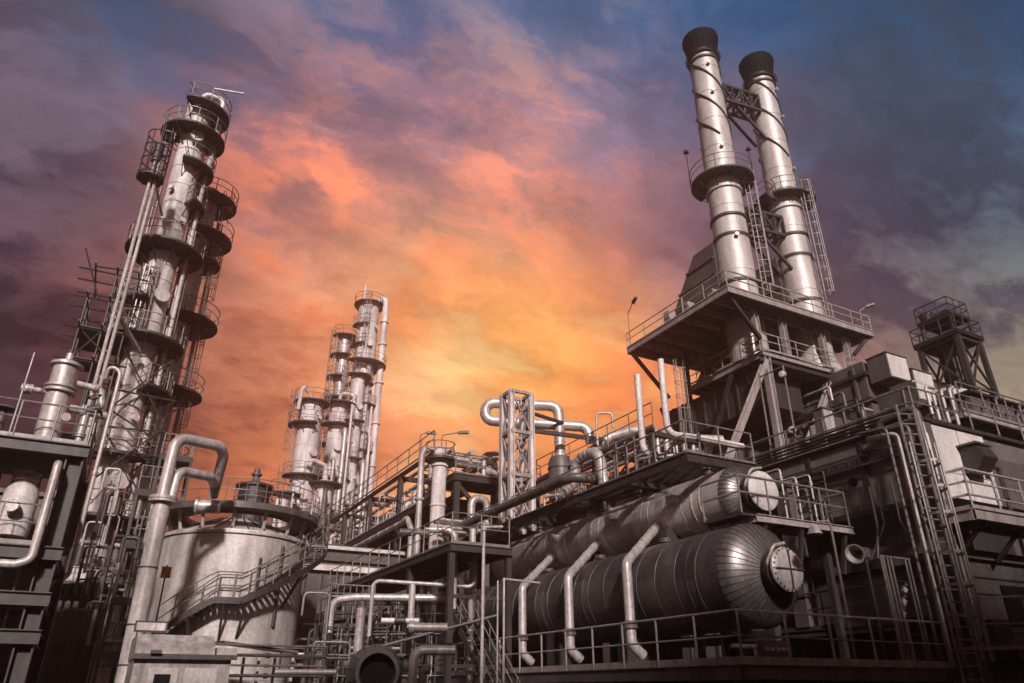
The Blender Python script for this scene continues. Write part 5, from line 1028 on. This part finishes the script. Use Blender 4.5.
for i in range(6):
    t = thing('pump_block', 'squat dark pump block on a foot in the shade of the centre bays', 'pump', (5.2+1.0*i, 27.5, 0), 'pump blocks in the dark centre')
    x = 5.4+1.05*i; y = 27+.5*(i%3); MB().cyl((x,y,.9),(x+.7,y,.9),.33,n=18).cyl((x+.7,y,.9),(x+.85,y,.9),.42,n=18).build('casing','steel',t); MB().box(x,x+.8,y-.3,y+.3,.1,.6).build('foot','dark',t); MB().cyl((x+.4,y,1.1),(x+.4,y,1.9),.12,n=10).build('nozzle','grey',t)
# thicket under the furnace side, seen between deck rail and end platform
for i in range(10):
    y = 15+1.6*i; pipe('dark pipe in the unlit gap behind the lower vessel', [(21.5,y,.2),(21.5,y,4.8),(23,y,5.6)], .1+.03*(i%3), 'steel', 'small_pipe', group='dark pipes behind the lower vessel')
t = thing('rear_catwalk', 'dim catwalk with a handrail in the shade behind the lower handrail', 'walkway', (20.2,14.2,3.6)); deck(t, 20.0,20.9,12.9,24,3.4,bm='dark',bh=.2); railing(t, [(20.05,24,3.4),(20.05,12.95,3.4)], sp=1.9, r=.024, m='steel')
g = MB(); [g.beam((20.4,y,.1),(20.4,y,3.15),.14) for y in (13.2,17,21)]; g.build('column','dark',t)

# ---- plain plant blocks that close the view low down between the nearer things; the last two are added shade casters
def block(label, x0, x1, y0, y1, z, step=2.4, m='casing'):
    t = thing('plant_or_shade_block', label, 'building', (x0, y0, 0), 'background plant blocks')
    MB().box(x0, x1, y0, y1, 0, z).build('wall', m, t); g = MB()
    for k in range(int((x1-x0)/step)): g.box(x0+k*step+.3, x0+k*step+.5, y0-.12, y0, 0, z)
    for k in range(int((y1-y0)/step)): g.box(x0-.12, x0, y0+k*step+.3, y0+k*step+.5, 0, z)
    g.build('rib', 'steel', t); g = MB()
    for k in range(1, int(z/2)): g.box(x0, x1, y0-.06, y0, 2*k, 2*k+.15)
    g.build('ledge', 'steel', t); MB().box(x0-.15, x1+.15, y0-.15, y1+.15, z, z+.15).build('roof', 'roof', t)
block('dark plant block behind the left foreground structure', -22, -1.9, 31, 33.2, 8.0)
block('dark plant block behind the tall left column and the tank', -24, 9, 50, 60, 9.3)
block('dark plant block behind the long pipe rack', 18.8, 44, 47, 80, 12.4)
block('low dark plant block under the long pipe rack', 16.9, 18.2, 40.5, 46, 8.4)
block('far plant block at the left horizon', -120, -30, 60, 80, 9)
block('far plant block at the right horizon', 52, 120, 10, 60, 11)
block('tall unseen block added behind the viewer to shade the lower decks', -4, 70, -36, -24, 25)  # added out of frame; its shadow darkens the lower decks
block('taller unseen block added behind the viewer on the left for shade', -70, -4.2, -36, -24, 27.2)  # added out of frame, taller to shade the low left and centre

for i in range(26):
    f = i/26; x = 7.6+4.6*f+.1*(i%3); y = 30.2-3.0*f+.3*(i%4); h = 1.7+.11*y-.3*(i%3)
    pipe('straight thin upright tube in the dark centre thicket', [(x, y, .1), (x, y, h)], .022+.01*(i%3), ('steel','rail','grey')[i%3], 'upright_tube', group='upright tubes in the dark centre')
for i in range(9):
    z = 1.8+.36*i; pipe('thin level tube strung across the dark centre thicket', [(7.4+.2*(i%3), 29.6, z), (11.9-.3*(i%2), 27.0, z)], .022, ('steel','rail')[i%2], 'level_tube', group='level tubes in the dark centre')
# ================================================================== LIGHT AND SKY
SUN_EL, SUN_AZ = R(28), V((-.36, -1, 0)).normalized()          # light comes from behind the camera, slightly right
sl = bpy.data.lights.new('sun', 'SUN'); so = bpy.data.objects.new('sun', sl); col.objects.link(so)
sl.energy = SUNE; sl.angle = R(4); sl.color = (1.0, .95, .92)
dv = SUN_AZ*cos(SUN_EL)+V((0,0,sin(SUN_EL))); so.rotation_euler = dv.to_track_quat('Z', 'Y').to_euler(); so.location = (0, -20, 40)

w = bpy.data.worlds.new('World'); sc.world = w; w.use_nodes = True; nt = w.node_tree; N = nt.nodes; L = nt.links; N.clear()
out = N.new('ShaderNodeOutputWorld'); bg = N.new('ShaderNodeBackground'); L.new(bg.outputs[0], out.inputs[0])
tc = N.new('ShaderNodeTexCoord')
def vm(op, a, b=None, s=None):
    n = N.new('ShaderNodeVectorMath'); n.operation = op
    for i, q in enumerate((a, b)):
        if q is None: continue
        if isinstance(q, (tuple, V)): n.inputs[i].default_value = tuple(q)
        else: L.new(q, n.inputs[i])
    if s is not None:
        if isinstance(s, (int, float)): n.inputs['Scale'].default_value = s
        else: L.new(s, n.inputs['Scale'])
    return n.outputs['Value'] if op in ('DOT_PRODUCT', 'LENGTH') else n.outputs[0]
def mt(op, a, b=None, c=None, clamp=False):
    n = N.new('ShaderNodeMath'); n.operation = op; n.use_clamp = clamp
    for i, q in enumerate((a, b, c)):
        if q is None: continue
        if isinstance(q, (int, float)): n.inputs[i].default_value = q
        else: L.new(q, n.inputs[i])
    return n.outputs[0]
def noise(vec, scale, detail=6, rough=.6, dist=0, lac=2.0):
    n = N.new('ShaderNodeTexNoise'); n.inputs['Scale'].default_value = scale; n.inputs['Detail'].default_value = detail
    n.inputs['Roughness'].default_value = rough; n.inputs['Distortion'].default_value = dist; L.new(vec, n.inputs['Vector']); return n
d = vm('NORMALIZE', tc.outputs['Generated'])
# flattened cloud-deck coordinates: clouds stretch and bunch towards the horizon
sp = N.new('ShaderNodeSeparateXYZ'); L.new(d, sp.inputs[0])
zz = mt('ADD', mt('MAXIMUM', sp.outputs[2], 0.0), .42)
cb = N.new('ShaderNodeCombineXYZ'); L.new(mt('DIVIDE', sp.outputs[0], zz), cb.inputs[0]); L.new(mt('DIVIDE', sp.outputs[1], zz), cb.inputs[1])
pl = cb.outputs[0]
mpn = N.new('ShaderNodeMapping'); mpn.inputs['Location'].default_value = CLOC; mpn.inputs['Rotation'].default_value = (0, 0, R(25)); mpn.inputs['Scale'].default_value = (.75, 1.15, 1); L.new(pl, mpn.inputs[0]); ps = mpn.outputs[0]
def s2l(c): return tuple((x/255/12.92 if x/255 <= .04045 else ((x/255+.055)/1.055)**2.4) for x in c)
# swirl the lookup so that colour borders follow the clouds
wn = noise(ps, 3.0, 5, .6)
dw = vm('NORMALIZE', vm('ADD', d, vm('SCALE', vm('SUBTRACT', wn.outputs['Color'], (.5, .5, .5)), s=WARP)))
wf = noise(ps, 7.0, 5, .6); pw = vm('ADD', ps, vm('SCALE', vm('SUBTRACT', wf.outputs['Color'], (.5, .5, .5)), s=.16))
n1 = noise(pw, 3.6, 10, .60, .15).outputs['Fac']; n2 = noise(vm('ADD', pw, (3.1, 7.7, 0)), 9.5, 8, .62, .2).outputs['Fac']; n3 = noise(vm('ADD', ps, (9., 2., 0)), 30.0, 5, .65, .3).outputs['Fac']
# anchors: direction, open-sky colour, cloud colour
A = [((340,20),(66,88,132),(128,98,122)),((470,10),(48,82,134),(96,96,128)),((540,60),(92,98,132),(176,116,110)),((620,20),(56,84,128),(112,92,116)),((740,20),(48,82,126),(64,76,110)),((860,40),(42,76,118),(64,74,104)),((1000,50),(54,72,106),(70,68,92)),
 ((980,190),(100,98,122),(72,64,88)),((870,250),(104,92,114),(46,44,68)),((760,160),(96,100,134),(118,98,118)),((1010,300),(140,122,124),(76,66,88)),((990,390),(176,156,126),(110,96,98)),((850,140),(80,92,126),(96,88,112)),
 ((600,130),(124,114,140),(170,120,122)),((630,200),(130,106,128),(146,104,110)),((540,180),(190,124,110),(246,126,74)),((360,170),(168,116,112),(242,130,84)),((300,200),(170,112,104),(242,128,78)),((440,110),(128,108,136),(164,118,122)),((480,190),(176,126,120),(214,128,100)),((390,50),(98,94,132),(170,104,106)),((250,190),(138,100,110),(190,112,92)),((200,60),(70,86,128),(92,86,112)),
 ((250,120),(112,96,116),(146,102,106)),((430,140),(138,110,130),(176,118,112)),((690,150),(104,104,134),(130,104,120)),((560,250),(214,140,104),(206,120,84)),
 ((60,150),(118,104,120),(84,74,92)),((40,240),(88,68,84),(38,32,50)),((20,350),(54,44,64),(28,25,42)),((120,300),(140,88,82),(66,44,56)),((160,420),(88,56,60),(44,30,42)),((240,340),(220,134,94),(158,92,74)),((210,460),(150,78,58),(60,34,40)),((70,430),(56,40,54),(34,26,42)),
 ((330,290),(230,148,104),(196,112,72)),((420,290),(248,170,108),(214,128,72)),((490,350),(255,208,124),(250,172,84)),((540,355),(255,226,130),(255,186,84)),((470,390),(255,204,130),(236,156,90)),((600,320),(240,152,92),(204,112,66)),((690,250),(168,122,118),(96,72,88)),((430,410),(252,180,122),(214,130,84)),((350,400),(240,156,104),(186,100,66)),
 ((270,460),(236,132,76),(140,66,48)),((600,400),(246,148,80),(206,96,52)),((530,450),(250,166,100),(224,124,68)),((760,250),(140,106,116),(88,66,86)),((900,310),(156,116,114),(82,64,82)),((840,330),(186,118,104),(110,74,84))]
acc = None; acd = None; ws = None
for (px, c, e) in A:
    a = ray(*px).normalized(); wgt = mt('EXPONENT', mt('MULTIPLY', mt('SUBTRACT', vm('DOT_PRODUCT', dw, a), 1.0), KRBF))
    c, e = [(q[0]*.80, q[1]*1.02, q[2]*1.0) if px[1] < 75 or (px[0] > 780 and px[1] < 320) else q for q in (c, e)]
    def tone(q):
        l = .3*q[0]+.6*q[1]+.1*q[2]; k = .02; q = [u_*(1-k)+l*k for u_ in q]
        return (q[0], q[1]+5, q[2]+10) if q[0] > 200 else q
    c, e = tone(c), tone(e)
    if px[0] < 230 or px[0] > 740: e = tuple(x_*.84 for x_ in e)
    v = vm('SCALE', s2l(c), s=wgt); u = vm('SCALE', s2l(e), s=wgt)
    acc = v if acc is None else vm('ADD', acc, v); acd = u if acd is None else vm('ADD', acd, u); ws = wgt if ws is None else mt('ADD', ws, wgt)
eps = 1e-4                                   # the rest of the dome: dim dusk
acc = vm('ADD', acc, tuple(x*eps for x in REST)); acd = vm('ADD', acd, tuple(x*eps*.6 for x in REST)); ws = mt('ADD', ws, eps); iv = mt('DIVIDE', 1.0, ws)
skyc = vm('SCALE', acc, s=iv); clc = vm('SCALE', acd, s=iv)
f = mt('ADD', mt('ADD', mt('MULTIPLY', n1, .62), mt('MULTIPLY', n2, .30)), mt('MULTIPLY', n3, .08))
m1 = N.new('ShaderNodeMapRange'); m1.interpolation_type = 'SMOOTHSTEP'; m1.inputs[1].default_value = .435; m1.inputs[2].default_value = .565; L.new(f, m1.inputs[0])
mxa = N.new('ShaderNodeMix'); mxa.data_type = 'RGBA'; L.new(m1.outputs[0], mxa.inputs[0]); L.new(skyc, mxa.inputs[6]); L.new(clc, mxa.inputs[7])
# relief inside the clouds, from a slightly shifted copy of the cloud field (lit side / far side)
n1b = noise(vm('ADD', pw, (.05, -.05, 0)), 3.6, 10, .60, .15).outputs['Fac']
rl = mt('ADD', mt('MULTIPLY', mt('SUBTRACT', n1, n1b), 2.9), mt('MULTIPLY', mt('SUBTRACT', n2, .5), 1.3))
rl = mt('ADD', SKYF, mt('MINIMUM', mt('MAXIMUM', rl, -.34), .42))
mx = N.new('ShaderNodeMix'); mx.data_type = 'RGBA'; mx.inputs[0].default_value = 0; L.new(vm('SCALE', mxa.outputs[2], s=rl), mx.inputs[6])
L.new(mx.outputs[2], bg.inputs['Color']); bg.inputs['Strength'].default_value = 1.0
w.cycles.sampling_method = 'MANUAL'; w.cycles.sample_map_resolution = 512

if HAZE > 0:
    hz = MB().box(-920, 920, -920, 920, -1.6, 49.5).build('haze', 'ground', base=(0,0,0)); hz['kind'] = 'stuff'
    hm = bpy.data.materials.new('haze_air'); hm.use_nodes = True; hn = hm.node_tree; hn.nodes.clear(); ho = hn.nodes.new('ShaderNodeOutputMaterial')
    pv = hn.nodes.new('ShaderNodeVolumePrincipled'); pv.inputs['Color'].default_value = (1.0, .68, .58, 1); pv.inputs['Density'].default_value = HAZE; pv.inputs['Anisotropy'].default_value = .86
    hn.links.new(pv.outputs[0], ho.inputs['Volume']); hz.data.materials.clear(); hz.data.materials.append(hm)

sc.view_settings.view_transform = 'Standard'; sc.view_settings.look = 'None'; sc.view_settings.gamma = 1; sc.view_settings.exposure = 0; sc.view_settings.use_curve_mapping = False
sc.cycles.max_bounces = 5; sc.cycles.diffuse_bounces = 3; sc.cycles.volume_bounces = 1; sc.cycles.use_denoising = True
sc.render.film_transparent = False
